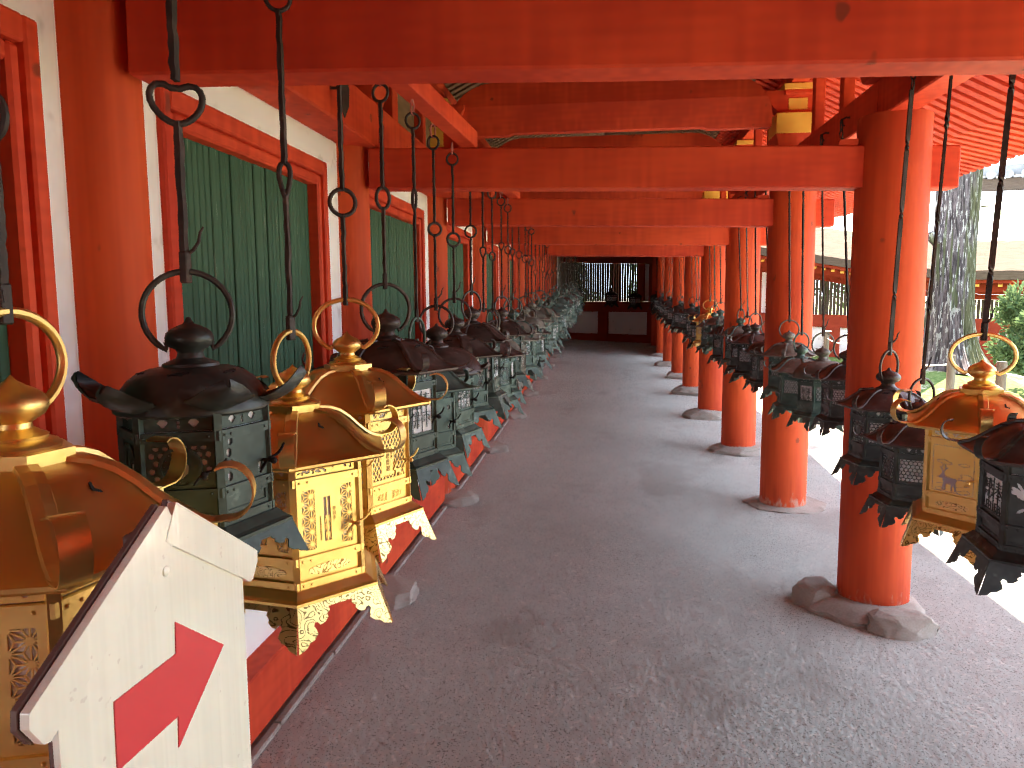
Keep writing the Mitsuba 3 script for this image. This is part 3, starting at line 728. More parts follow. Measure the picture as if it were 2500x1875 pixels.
def hexring(Ro, z0, z1, Ri=None, n=6):
    a = np.arange(n) * 2 * pi / n
    c = np.stack([np.cos(a), np.sin(a)], 1)
    Ri = Ro - 0.01 if Ri is None else Ri
    rings = []
    v, f = [], []
    for r, z in ((Ro, z0), (Ro, z1), (Ri, z1), (Ri, z0)):
        v += [(r * x, r * y, z) for x, y in c]
    for s in range(4):
        for j in range(n):
            q = (j + 1) % n; s2 = (s + 1) % 4
            f += [(s * n + j, s * n + q, s2 * n + q), (s * n + j, s2 * n + q, s2 * n + j)]
    return mesh(v, f)
def lantern(style, mat, mat2=None, detail=2, R=0.150, seed=0, roof='flare', curl='curl', Hm=1.0, door='hex', dome_n=6, roofmat=None, paper=True, feet=True, fin=(1.0, .80), Lf=.088):
    """the parts of one hanging lantern as a list of (name, mesh, bsdf, smooth); z = 0 at the tip of its finial"""
    r = random.Random(seed)
    mat2 = mat2 or mat
    roofmat = roofmat or mat
    P = []
    gold = style == 'gold'
    ap = R * math.cos(pi / 6)
    # levels
    z0, z1, z2, z3, z4, z5, z6 = 0.018, 0.034, 0.068, 0.084, 0.084 + 0.106 * Hm, 0.100 + 0.106 * Hm, 0.132 + 0.106 * Hm
    zr = z6 - 0.006                     # eave level
    prof = ROOFS[roof]
    zc = zr + prof[0][1]                # top of the roof
    # finial
    fb = [(0.0, zc + .018), (.052, zc + .018), (.054, zc + .024), (.050, zc + .030), (.038, zc + .034), (.040, zc + .039), (.033, zc + .043), (.022, zc + .050), (.021, zc + .058), (.026, zc + .062), (.037, zc + .071), (.0415, zc + .081), (.0415, zc + .089), (.037, zc + .099), (.028, zc + .107), (.016, zc + .114), (.007, zc + .121), (0.0, zc + .130)]
    if not gold:
        fb = [(0.0, zc), (.047, zc), (.046, zc + .007), (.036, zc + .013), (.026, zc + .020), (.023, zc + .032), (.026, zc + .040), (.037, zc + .047), (.0435, zc + .058), (.0445, zc + .068), (.041, zc + .080), (.033, zc + .089), (.022, zc + .096), (.011, zc + .101), (.007, zc + .107), (.004, zc + .116), (0, zc + .118)]
    fb = [(rr * ((.87 if gold else fin[0]) if zz - zc > .018 else 1), zc + (zz - zc) * (.75 if gold else fin[1])) for rr, zz in fb]
    tip = fb[-1][1]
    P.append(('finial', lathe(fb, 28 if detail == 2 else 14 if detail == 1 else 8), mat, 40))
    if gold:
        P.append(('collar', hexring(.062, zc - .004, zc + .0145, .01), mat, False))
    # ring
    a_, b_ = (.080, .066) if gold else (.070 + r.uniform(-.008, .008), .070 + r.uniform(-.006, .008))
    zm = zc + (.064 if gold else .045)
    ztop = tip + (.072 if gold else .070) + r.uniform(-.004, .01)
    b_ = (ztop - zm) * 0.58 if gold else a_
    zcen = ztop - b_
    q = [(a_ * math.cos(t), 0, zcen + b_ * math.sin(t)) for t in np.linspace(rad(-58), rad(238), 29 if detail == 2 else 17 if detail == 1 else 12)]
    q = [(.036, 0, zm - .004)] + q + [(-.036, 0, zm - .004)]
    m = tube(q, .0062 if gold else .0055, 8 if detail == 2 else 5)
    ra = r.uniform(0, pi)
    P.append(('ring', m, mat, 45))
    # roof
    if roof in ('dome', 'cap'):
        n = 36 if detail == 2 else 18 if detail == 1 else 10
        ang = np.arange(n) * 2 * pi / n
        S = lambda rr, zz: np.stack([rr * np.cos(ang), rr * np.sin(ang), np.full(n, zz)], 1)
    else:
        n = 6
        ang = np.arange(6) * pi / 3
        S = lambda rr, zz: np.stack([rr * np.cos(ang), rr * np.sin(ang), np.full(6, zz)], 1)
    pf = prof if detail else prof[::2] + ([prof[-1]] if len(prof) % 2 == 0 else [])
    rings = [S(rr, zr + zz) for rr, zz in pf]
    rings += [S(prof[-1][0] - .001, zr + prof[-1][1] - .005)] + [S(rr - .006, zr + zz - .009) for rr, zz in pf[::-1]][:len(pf) - 2]
    m = loft(np.array(rings))
    if detail == 2 and not gold: rough(m, .0015, 40, seed)
    if gold or detail < 1:
        P.append(('roof', m, roofmat, 28))
    else:
        P.append(('roof', m, roofmat, 32))
    # ridges with fern curls / leaf ends
    for i in range(6):
        th = i * pi / 3
        A = np.eye(4); A[:2, :2] = [[math.cos(th), -math.sin(th)], [math.sin(th), math.cos(th)]]
        if roof not in ('dome', 'cap') and detail:
            w = .013 if gold else .009
            L_, Rr = [], []
            v, f = [], []
            for rr, zz in pf[0:]:
                rr2 = rr - 0.004
                v += [(rr2, -w, zr + zz - .002), (rr2 + .001, -w * .85, zr + zz + .0045), (rr2 + .002, 0, zr + zz + .0065), (rr2 + .001, w * .85, zr + zz + .0045), (rr2, w, zr + zz - .002)]
            for a in range(len(pf) - 1):
                for b in range(4):
                    f += [(a * 5 + b, a * 5 + b + 1, (a + 1) * 5 + b + 1), (a * 5 + b, (a + 1) * 5 + b + 1, (a + 1) * 5 + b)]
            m = mesh(v, f); m.apply_transform(A)
            P.append(('roof__ridge', m, mat, False))
        er, ez = prof[-1]
        if curl == 'curl':
            cr_ = .030 if gold else .024
            ww = .0135 if gold else .010
            pts_ = [(er - .02, ez + .0035)]
            for t in np.linspace(-95, 118 if gold else 95, 14 if detail else 7):
                pts_.append((er + .004 + cr_ * math.cos(rad(t)) * .92 + .010, ez + .006 + cr_ * 1.06 * (1 + math.sin(rad(t)))))
            v, f = [], []
            for k_, (rr, zz) in enumerate(pts_):
                s = 1.0 if k_ < len(pts_) - 4 else 1.0 + .12 * (k_ - len(pts_) + 4) * (1 if gold else -1.2)
                v += [(rr, -ww * s, zr + zz), (rr, ww * s, zr + zz)]
            for a in range(len(pts_) - 1):
                f += [(2 * a, 2 * a + 1, 2 * a + 3), (2 * a, 2 * a + 3, 2 * a + 2)]
            m = mesh(v, f)
            m2 = m.copy(); m2.vertices = m2.vertices + mesh(v, f).vertex_normals * .0022; 
            side = []
            nv_ = len(m.vertices)
            fs = [list(x) for x in m.faces] + [[x[0] + nv_, x[2] + nv_, x[1] + nv_] for x in m2.faces.tolist()]
            for a in range(len(pts_) - 1):
                for o in (0, 1):
                    p_, q_ = 2 * a + o, 2 * a + 2 + o
                    fs += [(p_, q_, q_ + nv_), (p_, q_ + nv_, p_ + nv_)]
            m = mesh(np.vstack([m.vertices, m2.vertices]), fs)
            if not gold and r.random() < 0.3:
                m.vertices = m.vertices + [0, r.uniform(-.01, .01), r.uniform(-.008, .004)] * (m.vertices[:, :1] > er)
            m.apply_transform(A)
            P.append(('roof__curl', m, mat, 35))
        elif curl == 'leaf':
            nu, nvv = (9, 7) if detail == 2 else (6, 4)
            v, f = [], []
            L0 = .085 if roof == 'dome' else .115
            bend = r.uniform(0.30, 0.62)
            for a in range(nu):
                s = a / (nu - 1)
                hw = .052 * (math.sin(pi * min(1, s * 0.93 + .06)) ** 0.8) * (1 - .25 * math.cos(s * 3 * 2 * pi) * .35) + .0008
                ang_ = bend * (s * 1.25)
                rr = er - .012 + L0 * (math.sin(ang_) / 1.3 + .16 * s)
                zz = ez + .002 + L0 * (1 - math.cos(ang_)) * 1.5 + .02 * max(0, s - .8)
                for b in range(nvv):
                    w_ = (b / (nvv - 1) - .5) * 2
                    v.append((rr - .010 * w_ * w_, hw * w_, zr + zz + .012 * w_ * w_))
            for a in range(nu - 1):
                for b in range(nvv - 1):
                    k_ = a * nvv + b
                    f += [(k_, k_ + 1, k_ + nvv + 1), (k_, k_ + nvv + 1, k_ + nvv)]
            m = mesh(v, f)
            nn = m.vertex_normals * .0018
            m = mesh(np.vstack([m.vertices, m.vertices + nn]), np.vstack([m.faces[:, ::-1], m.faces + len(m.vertices)]))
            m.apply_transform(A)
            P.append(('roof__leaf_end', m, roofmat, 40))
    # roof vents: dark inlays with the shade inside a hole put into their colour
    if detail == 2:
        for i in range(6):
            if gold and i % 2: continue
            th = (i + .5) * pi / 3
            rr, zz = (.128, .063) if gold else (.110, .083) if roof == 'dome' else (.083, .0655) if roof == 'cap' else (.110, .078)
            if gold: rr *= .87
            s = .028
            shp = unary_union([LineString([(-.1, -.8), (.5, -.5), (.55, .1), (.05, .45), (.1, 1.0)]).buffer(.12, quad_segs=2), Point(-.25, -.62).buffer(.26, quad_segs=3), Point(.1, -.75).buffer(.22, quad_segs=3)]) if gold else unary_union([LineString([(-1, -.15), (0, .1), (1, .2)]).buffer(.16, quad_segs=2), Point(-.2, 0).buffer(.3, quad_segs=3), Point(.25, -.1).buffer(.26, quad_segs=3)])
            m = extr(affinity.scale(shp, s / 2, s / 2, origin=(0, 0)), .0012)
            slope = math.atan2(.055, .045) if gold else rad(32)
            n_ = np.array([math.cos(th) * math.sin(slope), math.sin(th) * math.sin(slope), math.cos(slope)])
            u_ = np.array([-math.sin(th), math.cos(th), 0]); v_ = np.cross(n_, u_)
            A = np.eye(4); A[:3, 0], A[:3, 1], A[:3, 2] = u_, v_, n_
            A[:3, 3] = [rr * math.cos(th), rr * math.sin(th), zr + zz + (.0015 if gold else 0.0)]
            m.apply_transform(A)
            P.append(('roof__vent_shade_inlay', m, 'vent_shade_latch_black', False))
    # body: frame, rails
    fr = [hexring(R + .004, z0, z1), hexring(R + .004, z2, z3), hexring(R + .004, z4, z5), hexring(R - .004, z6 - .004, z6, R - .02)]
    if detail:
        for i in range(6):
            th = i * pi / 3
            b = boxm(-.0055, .0055, -.0065, .0065, z0, z6)
            A = np.eye(4); A[:2, :2] = [[math.cos(th), -math.sin(th)], [math.sin(th), math.cos(th)]]; A[:3, 3] = [(R - .004) * math.cos(th), (R - .004) * math.sin(th), 0]
            b.apply_transform(A); fr.append(b)
    P.append(('frame', cat_(fr), mat2, False))
    def place(m, th, dist, z, tilt=0.0):
        n_ = np.array([math.cos(th), math.sin(th), 0]); u_ = np.array([-math.sin(th), math.cos(th), 0])
        v_ = np.array([0, 0, 1.0]) * math.cos(tilt) - n_ * math.sin(tilt)
        w_ = n_ * math.cos(tilt) + np.array([0, 0, 1.0]) * math.sin(tilt)
        A = np.eye(4); A[:3, 0], A[:3, 1], A[:3, 2], A[:3, 3] = u_, v_, w_, n_ * dist + [0, 0, z]
        m = m.copy(); m.apply_transform(A); return m
    W = R - .012                        # clear width of a side
    hp = z4 - z3
    if detail == 2:
        for i in range(6):
            th = (i + .5) * pi / 3
            rv = []
            for zz in ((z0 + z1) / 2, (z2 + z3) / 2, (z4 + z5) / 2):
                for u in (-.42, -.30, .38):
                    s = trimesh.creation.icosphere(subdivisions=1, radius=.0026)
                    rv.append(place(s, th, (R + .004) * math.cos(pi / 6) + .0004, zz) if False else None)
                    s.apply_translation(np.array([math.cos(th), math.sin(th), 0]) * (R + .004) * math.cos(pi / 6) + np.array([-math.sin(th), math.cos(th), 0]) * u * R + [0, 0, zz])
                    rv[-1] = s
            P.append(('frame__rivets', cat_(rv), mat2, 30)) if i in (0, 1, 4, 5, 2, 3) else None
    for i in range(6):
        th = (i + .5) * pi / 3
        if detail == 0:
            break
        # upper frieze
        hf = z6 - z5 - .003
        if gold:
            Pn = sbox(-W / 2, 0, W / 2, hf).difference(scatter_holes(W, hf, seed * 7 + i, 30, .0042))
        else:
            Pn = sbox(-W / 2, 0, W / 2, hf).difference(unary_union([Polygon([(x - .009, hf / 2), (x, hf / 2 + .009), (x + .009, hf / 2), (x, hf / 2 - .009)]) for x in (-.024, .024)] + [Point(0, hf / 2 + d).buffer(.003, quad_segs=2) for d in (-.007, 0, .007)]))
        P.append(('frieze', place(extr(Pn, .002), th, ap - .006, z5 + .001), mat2, False))
        # main panel
        kind_ = door[i % len(door)] if isinstance(door, (list, tuple)) else door
        ex = []
        if kind_ == 'asanoha':
            s1 = asanoha(-W / 2 + .012, -W / 2 + .042, .010, hp - .010, .0245)
            s2 = asanoha(W / 2 - .040, W / 2 - .012, .010, hp - .010, .0245)
            solid = unary_union([sbox(-W / 2, 0, -W / 2 + .012, hp), sbox(-W / 2 + .042, 0, W / 2 - .040, hp), sbox(W / 2 - .012, 0, W / 2, hp), sbox(-W / 2, 0, W / 2, .010), sbox(-W / 2, hp - .010, W / 2, hp)])
            hole = sbox(-.0085, .022, .0075, hp - .030)
            gl = unary_union([glyph('ko', -.0005, .060, .015), glyph('i', -.0005, .045, .015), glyph('ra', -.0005, .026, .015), LineString([(-.0005, .022), (-.0005, hp - .03)]).buffer(.0009)])
            solid = unary_union([solid.difference(hole), gl.intersection(hole)])
            Pn = unary_union([solid] + [LineString(l).buffer(.00085, cap_style=2) for l in s1 + s2])
            tx = unary_union([glyph('na', .0155, .083, .0085), glyph('ra', .0155, .073, .0085), glyph('shi', .0155, .063, .0085)] + [glyph(g_, -.0165, .072 - .0052 * q_, .0045, 1.3) for q_, g_ in enumerate(['shi', 'na', 'i', 'ho', 'shi', 'i', 'na', 'ra', 'i', 'shi'])])
            ex.append(('lettering', place(extr(tx, .0008), th, ap - .0030, z3), 'gold_dark_line', False))
        elif kind_ == 'diamond':
            plaque = affinity.translate(Polygon([(-.022, 0), (-.018, .003), (.018, .003), (.022, 0), (.026, .004), (.023, .008), (.023, .069), (.026, .073), (.022, .077), (.018, .074), (-.018, .074), (-.022, .077), (-.026, .073), (-.023, .069), (-.023, .008), (-.026, .004)]), -.004, .016)
            Pn = panel_lines(W, hp, clipl(diamond(-W / 2, W / 2, 0, hp, .0125), -W / 2 + .008, W / 2 - .008, .006, hp - .006), .0024, .010, plaque)
            tx = unary_union([glyph(g_, -.004, .076 - .0155 * q_, .0135) for q_, g_ in enumerate(['shin', 'on', 'kan', 'sha'])] + [glyph(g_, .010, .078 - .009 * q_, .0075) for q_, g_ in enumerate(['ho', 'na', 'shi'])] + [glyph('ho', -.018, .070, .0075)])
            ex.append(('lettering', place(extr(tx, .0008), th, ap - .0030, z3), 'gold_dark_line', False))
            ex.append(('deer_relief', place(extr(deer(.040, .030, .010), .003), th, ap - .0030, z3), mat, False))
        elif kind_ == 'deer':
            Pn = sbox(-W / 2, 0, W / 2, hp)
            cloud = unary_union([affinity.scale(Point(x, y).buffer(.01, quad_segs=4), 1.6, .5) for x, y in ((-.03, .093), (-.018, .089), (.03, .090), (.036, .06), (.04, .055), (.032, .050))])
            hill = unary_union([affinity.scale(Point(x, y).buffer(.010, quad_segs=4), 1.2, .55) for x, y in ((.036, .014), (-.036, .012), (.024, .010))])
            out = sbox(-W / 2 + .012, .006, W / 2 - .012, hp - .006)
            ex.append(('deer_relief', place(extr(deer(.074, -.012, .010), .0012), th, ap - .0030, z3), 'gold_purple', False))
            cloud = affinity.scale(cloud, 1.0, 1.0)
            lines = unary_union([g_.difference(g_.buffer(-.0011)) for q_ in (cloud, hill) for g_ in getattr(q_, 'geoms', [q_])] + [LineString([(-.045, .006 + .02 * k_), (-.02, .012 + .02 * k_), (.01, .004 + .02 * k_), (.045, .012 + .02 * k_)]).buffer(.0005) for k_ in (1, 2)])
            ex.append(('landscape_relief', place(extr(unary_union([lines, out.difference(out.buffer(-.0010))]), .001), th, ap - .0030, z3), 'gold_purple', False))
        elif kind_ == 'hexcrest':
            c = Point(0, hp * .46)
            ring_ = c.buffer(.034)
            drop = affinity.translate(Polygon([(0, -.020), (.011, -.010), (.013, .002), (.006, .012), (.002, .005), (0, .000), (-.002, .005), (-.006, .012), (-.013, .002), (-.011, -.010)]), 0, hp * .46)
            dots = unary_union([Point(.026 * math.cos(t), hp * .46 + .026 * math.sin(t)).buffer(.0013, quad_segs=2) for t in np.linspace(pi * .6, pi * 1.6, 9)])
            Pn = hexpanel(W, hp, .0085, .0052, .008, ring_).difference(unary_union([drop, dots]))
            ex.append(('crest', place(extr(c.buffer(.034).difference(unary_union([c.buffer(.029), drop])), .004), th, ap - .004, z3), mat2, False))
        elif kind_ == 'hex':
            Pn = hexpanel(W, hp, .0088, .0032, .009)
        elif kind_ == 'hexcols':
            Pn = hexpanel(W, hp, .0085, .0034, .008, sbox(-.016, 0, .016, hp))
            for y in (.02, .05, .08):
                Pn = Pn.difference(affinity.scale(Point(0, y).buffer(.006, quad_segs=3), .7, 1.4))
        elif kind_ == 'finehex':
            Pn = hexpanel(W, hp, .0070, .0027, .010, Point(0, hp / 2).buffer(.022) if i % 2 == 0 else None)
        elif kind_ == 'fret':
            Pn = panel_lines(W, hp, clipl(fret(W - .02, hp - .012, seed * 5 + i), -W / 2, W / 2, 0, hp), .0017, .009)
        elif kind_ == 'diam':
            Pn = panel_lines(W, hp, clipl(diamond(-W / 2, W / 2, 0, hp, .019), -W / 2 + .006, W / 2 - .006, .004, hp - .004), .0034, .012)
        elif kind_ == 'door':
            Pn = sbox(-W / 2, 0, W / 2, hp).difference(unary_union([Polygon([(x + .0065 * math.sin(a * pi / 3), y + .0085 * math.cos(a * pi / 3)) for a in range(6)]) for x, y in ((-W / 2 + .018, .014), (-W / 2 + .022, .034), (-W / 2 + .018, .054), (-W / 2 + .022, .074), (-W / 2 + .018, .092), (W / 2 - .018, .018), (W / 2 - .018, .088))]))
        else:
            Pn = sbox(-W / 2, 0, W / 2, hp).difference(scatter_holes(W, hp, seed * 3 + i, 26, .009))
        P.append(('side_panel', place(extr(Pn, .0025 if kind_ != 'door' else .004), th, ap - .0055, z3 + .0002), mat2, False))
        P += [(f'side_panel__{nm}', m, mm, s) for nm, m, mm, s in ex]
        # lower panel with its cartouche
        hs = z2 - z1
        if gold:
            cart = affinity.scale(Point(0, hs / 2).buffer(.011, quad_segs=6), 4.4, 1)
            cart = cart.difference(sbox(-.05, 0, -.046, .1))
            if kind_ == 'diamond':
                Pl = sbox(-W / 2, 0, W / 2, hs).difference(unary_union([sbox(x - .0012, 0, x + .0012, hs) for x in np.arange(-.042, .043, .0052) if abs(x) > .006]).intersection(cart))
                P.append(('lower_panel', place(extr(Pl, .002), th, ap - .006, z1), mat2, False))
            else:
                P.append(('lower_panel', place(extr(sbox(-W / 2, 0, W / 2, hs), .002), th, ap - .006, z1), mat2, False))
                P.append(('lower_panel__cartouche', place(extr(cart, .0016), th, ap - .0042, z1), 'gold_engraved', False))
        else:
            Pl = sbox(-W / 2, 0, W / 2, hs)
            m = cat_([extr(Pl, .002), affinity and trimesh.util.concatenate([extr(Pl.difference(sbox(-W / 2 + .009, .008, W / 2 - .009, hs - .008)), .0045)])])
            P.append(('lower_panel', place(m, th, ap - .006, z1), mat2, False))
    if detail == 0:
        # far lanterns: slotted sides in one piece
        g = []
        for i in range(6):
            th = (i + .5) * pi / 3
            W_ = R
            Pn = panel_lines(W_, z6 - z0, [[(x, 0), (x, z6 - z0)] for x in (-.03, 0, .03)] + [[(-W_, y), (W_, y)] for y in (.03, .066, .095, .135, .19)], .0075, .010, sbox(-W_ / 2, 0, W_ / 2, z3 - z0 + .002))
            g.append(place(extr(Pn, .003), th, ap - .003, z0))
        P.append(('side_panel', cat_(g), mat2, False))
    if paper:
        P.append(('paper_lining', hexring(R - .0085, z1 + .002, z6 - .002, R - .0095), 'lamp_paper', False))
    # base and feet
    rb = R + .034
    a6 = np.arange(6) * pi / 3
    hx = lambda rr, zz: np.stack([rr * np.cos(a6), rr * np.sin(a6), np.full(6, zz)], 1)
    P.append(('base_plate', loft(np.array([hx(R - .02, z0 + .001), hx(R + .008, z0 + .001), hx(rb - .010, z0 - .012), hx(rb, z0 - .016), hx(rb, z0 - .022), hx(R - .01, z0 - .022)])), mat2, False))
    if feet:
        for i in range(6):
            th = (i + .5) * pi / 3
            a = rb / 2 - .001
            tilt = rad(20)
            if detail == 0:
                Pn = unary_union([Polygon([(-a, 0), (a, 0), (a, -.014), (-a, -.014)]), Polygon([(-a, 0), (-a + .055, -.012), (-a + .02, -.06), (-a - .012, -Lf)]), Polygon([(a, 0), (a - .055, -.012), (a - .02, -.06), (a + .012, -Lf)])])
            else:
                Pn = foot_poly(a, Lf, .015, .0145)
            m = extr(Pn, .0022)
            P.append(('foot_plate', place(m, th, rb * math.cos(pi / 6) - .003, z0 - .020, tilt), 'gold_engraved' if gold else mat2, False))
    # latch
    if detail == 2:
        th = .5 * pi / 3
        n_ = np.array([math.cos(th), math.sin(th), 0]); u_ = np.array([-math.sin(th), math.cos(th), 0])
        for ii in ((0, 5) if gold else (0, 5)):
            th = (ii + .5) * pi / 3
            n_ = np.array([math.cos(th), math.sin(th), 0]); u_ = np.array([-math.sin(th), math.cos(th), 0])
            b0 = n_ * (ap + .004) + u_ * (W / 2 - .014) + np.array([0, 0, z3 + hp * .34])
            lv = [b0 + n_ * (.006 + .010 * s_) + u_ * (-.020 + .055 * s_) + np.array([0, 0, -.018 + .045 * s_ + .006 * math.sin(s_ * 6)]) for s_ in np.linspace(0, 1, 9)]
            m = tube(lv, np.array([.002, .0035, .0045, .0045, .0042, .004, .0035, .003, .002]) , 6, ry=np.full(9, .0018))
            pin = tube([b0 - n_ * .004, b0 + n_ * .022], .0032, 8)
            kn = trimesh.creation.icosphere(subdivisions=2, radius=.0058); kn.apply_translation(b0 + n_ * .020)
            P.append(('latch', cat_([m, pin, kn]), mat2 if gold else 'vent_shade_latch_black', 35))
    out, names = [], {}
    for nm, m, mm, s in P:
        m = m.copy()
        if nm == 'ring' or nm == 'finial':
            pass
        m.apply_translation((0, 0, -tip))
        if nm.startswith('roof__') or nm.startswith('side_panel__') or nm.startswith('frame__') or nm.startswith('lower_panel__'):
            base = nm.split('__')[0]
            par = base if names.get(base, 1) == 1 else f'{base}_{names[base] - 1:03d}'
            nm = f'{par}__' + nm.split('__')[1]
        i = names.get(nm, 0); names[nm] = i + 1
        out.append((nm if i == 0 else f'{nm}_{i:03d}', mikit.ply(m, mm, smooth=s)))
    return out, ztop - tip

def hang(key, parts, pos, rot, s, tiltx=0.0, tilty=0.0, ringrot=None):
    base = T().translate(list(map(float, pos)))
    to = base @ T().rotate([1, 0, 0], tiltx) @ T().rotate([0, 1, 0], tilty) @ T().rotate([0, 0, 1], rot) @ T().scale(s)
    tr = base @ T().rotate([0, 0, 1], rot if ringrot is None else ringrot) @ T().scale(s)
    key = num(key)
    for nm, d in parts:
        scene[f'{key}__{nm}'] = {**d, 'to_world': tr if nm == 'ring' else to}
        if nm.split('__')[-1].split('_0')[0] in ('lettering', 'rivets', 'landscape_relief'):
            labels[f'{key}__{nm}'] = {'kind': 'stuff'}
    return key

# ---------------------------------------------------------------- hanging irons
def noisy_bar(p0, p1, w, d, seed, n=14, taper=1.0):
    r = random.Random(seed)
    p0, p1 = np.array(p0, float), np.array(p1, float)
    pts = [p0 + (p1 - p0) * t + np.array([r.uniform(-.0012, .0012), r.uniform(-.0012, .0012), 0]) for t in np.linspace(0, 1, n)]
    ww = np.array([w * (1 + (taper - 1) * t) * r.uniform(.88, 1.12) for t in np.linspace(0, 1, n)]) / 2 * 1.414
    return tube(pts, ww, 4, ry=ww * d / w)
def twisted(p0, p1, r0, seed, knots=(0.22, 0.52, 0.8), n=60):
    """a flat iron strap with a few twists"""
    r = random.Random(seed)
    p0, p1 = np.array(p0, float), np.array(p1, float)
    rings, a0 = [], r.uniform(0, pi)
    kn = [k + r.uniform(-.05, .05) for k in knots]
    for t in np.linspace(0, 1, n):
        c = p0 + (p1 - p0) * t
        a = a0 + sum(pi * 0.5 * (1 + math.tanh((t - k) * 60)) for k in kn)
        w, d = r0, r0 * .45
        e = sum(math.exp(-((t - k) * 55) ** 2) for k in kn)
        w *= 1 - .25 * e; d *= 1 + .5 * e
        q = np.array([(w, d), (-w, d), (-w, -d), (w, -d)])
        ca, sa = math.cos(a), math.sin(a)
        rings.append([(c[0] + x * ca - y * sa, c[1] + x * sa + y * ca, c[2]) for x, y in q])
    return loft(np.array(rings))
def oval(c, a, b, r0, rot, n=20, k=7, shape='oval'):
    pts = []
    for t in np.linspace(0, 2 * pi, n, endpoint=False):
        x, z = a * math.cos(t), b * math.sin(t)
        if shape == 'heart': x *= 1 + .22 * math.sin(t); z -= .016 * math.exp(-(x / (a * .5)) ** 2) * (z > 0)
        if shape == 'drop': x *= .62 + .38 * math.sin(t) * 0.9
        pts.append((c[0] + x * math.cos(rot), c[1] + x * math.sin(rot), c[2] + z))
    return tube(pts, r0, k, closed=True)
def hanger(x, y, ztop, zring, style, seed, thick=.0075, zlink=None, near=True, xt=None, lk=None):
    """hook, upper iron, link, lower iron with the eye that grips the lantern's ring"""
    r = random.Random(seed)
    key = num('hanging_iron')
    xt = x if xt is None else xt
    n = 18 if near else 5
    X = lambda z: x + (xt - x) * (z - zring) / max(ztop - zring, .01)
    if style == 'left':
        zl = zlink if zlink else ztop - (ztop - zring) * r.uniform(.42, .66)
        lr = r.uniform(.024, .034)
        la, shp = lr * r.uniform(.62, 1.0), r.choice(['oval', 'oval', 'drop'])
        if lk: shp, la, lr = lk
        t0 = ztop - .030
        add(f'{key}__hook', oval((xt, y, ztop - .018), .011, .026, .0035, 1.2 + r.uniform(-.4, .4), 14 if near else 8, 5), 'red_iron', 45)
        add(f'{key}__top_ring', oval((xt, y, t0 - .034), .025, .026, .0046, r.uniform(-.3, .5), 20 if near else 10, 7 if near else 4), 'old_iron', 45)
        add(f'{key}__upper_rod', noisy_bar((xt, y, t0 - .058), (X(zl), y, zl + lr - .002), thick * 1.8, thick * 1.2, seed, n, 1.0), 'old_iron', 40)
        add(f'{key}__link', oval((X(zl), y, zl), la, lr, .0048 if lk is None else .0056, r.uniform(-.5, .6) if lk is None else .55, 22 if near else 10, 7 if near else 4, shp), 'old_iron', 45)
        add(f'{key}__lower_rod', noisy_bar((X(zl), y, zl - lr + .004), (x, y, zring + .012), thick * 1.6, thick * 1.2, seed + 1, n, .9), 'old_iron', 40)
    else:
        add(f'{key}__hook', tube([(xt + .060, y, ztop + .01), (xt + .02, y, ztop + .014), (xt, y, ztop + .002), (xt + .004, y, ztop - .02), (xt + .016, y, ztop - .028)], .0042, 6), 'old_iron', 45)
        add(f'{key}__link', oval((xt, y, ztop - .022), .011, .028, .0036, r.uniform(.2, 1.2), 16 if near else 8, 6 if near else 4), 'old_iron', 45)
        if r.random() < .5:
            add(f'{key}__link', oval((xt, y, ztop - .066), .010, .022, .0032, r.uniform(1.6, 2.6), 14 if near else 8, 6 if near else 4), 'old_iron', 45)
            zu = ztop - .086
        else:
            zu = ztop - .048
        add(f'{key}__upper_rod', twisted((X(zu), y, zu), (x, y, zring + .012), thick * .8, seed, n=70 if near else 14), 'old_iron', False)
    # the eye: a strap folded round the ring, with a loose end curling away
    e = [boxm(-.007, .007, -.009, .009, -.020, .034, .002), tube([(0.004, 0.004, .03), (.012, .006, .036), (.022, .008, .05), (.024, .010, .066), (.030, .012, .076)], np.array([.003, .0032, .003, .0025, .0015]), 6)] if near and r.random() < .6 else [boxm(-.006, .006, -.008, .008, -.016, .034, .002)]
    m = cat_(e); m.apply_transform(trimesh.transformations.rotation_matrix(r.uniform(-.6, .8), [0, 0, 1])); m.apply_translation((x, y, zring))
    add(f'{key}__eye', m, 'old_iron', 35)
    return key

# ---------------------------------------------------------------- lantern kinds
V = {}
V['gold_star'] = lantern('gold', 'gold_leaf', detail=2, seed=1, Hm=1.36, door=('asanoha',))
V['gold_text'] = lantern('gold', 'gold_leaf', detail=2, seed=2, Hm=1.36, door=('diamond',))
V['gold_deer'] = lantern('gold', 'gold_leaf', detail=2, seed=3, Hm=1.36, door=('hex', 'deer'))
V['gold_far'] = lantern('gold', 'gold_leaf', detail=1, seed=4, door=('hex',))
V['black_dome'] = lantern('bronze', 'bronze_black', 'bronze_dark_green', detail=2, seed=5, roof='cap', curl='leaf', Hm=.74, Lf=.066, fin=(.9, .72), door=('door', 'hexcrest', 'hexcrest', 'hex', 'hexcrest', 'hexcrest'), R=.124, roofmat='bronze_black')
V['green_fret'] = lantern('bronze', 'bronze_brown', 'bronze_dark_green', detail=2, seed=6, roof='flare', Hm=1.35, door=('fret',), R=.142, roofmat='bronze_brown')
V['small_green'] = lantern('bronze', 'bronze_green', 'bronze_green', detail=2, seed=7, roof='flare', door=('door', 'finehex', 'fret', 'finehex'), R=.135)
V['brown_dome'] = lantern('bronze', 'bronze_brown', 'bronze_green', detail=2, seed=8, roof='dome', curl='leaf', door=('fret', 'hex'), R=.138, roofmat='bronze_brown')
V['brown_hex'] = lantern('bronze', 'bronze_brown', 'bronze_green', detail=2, seed=9, roof='flare', door=('finehex', 'fret'), R=.140)
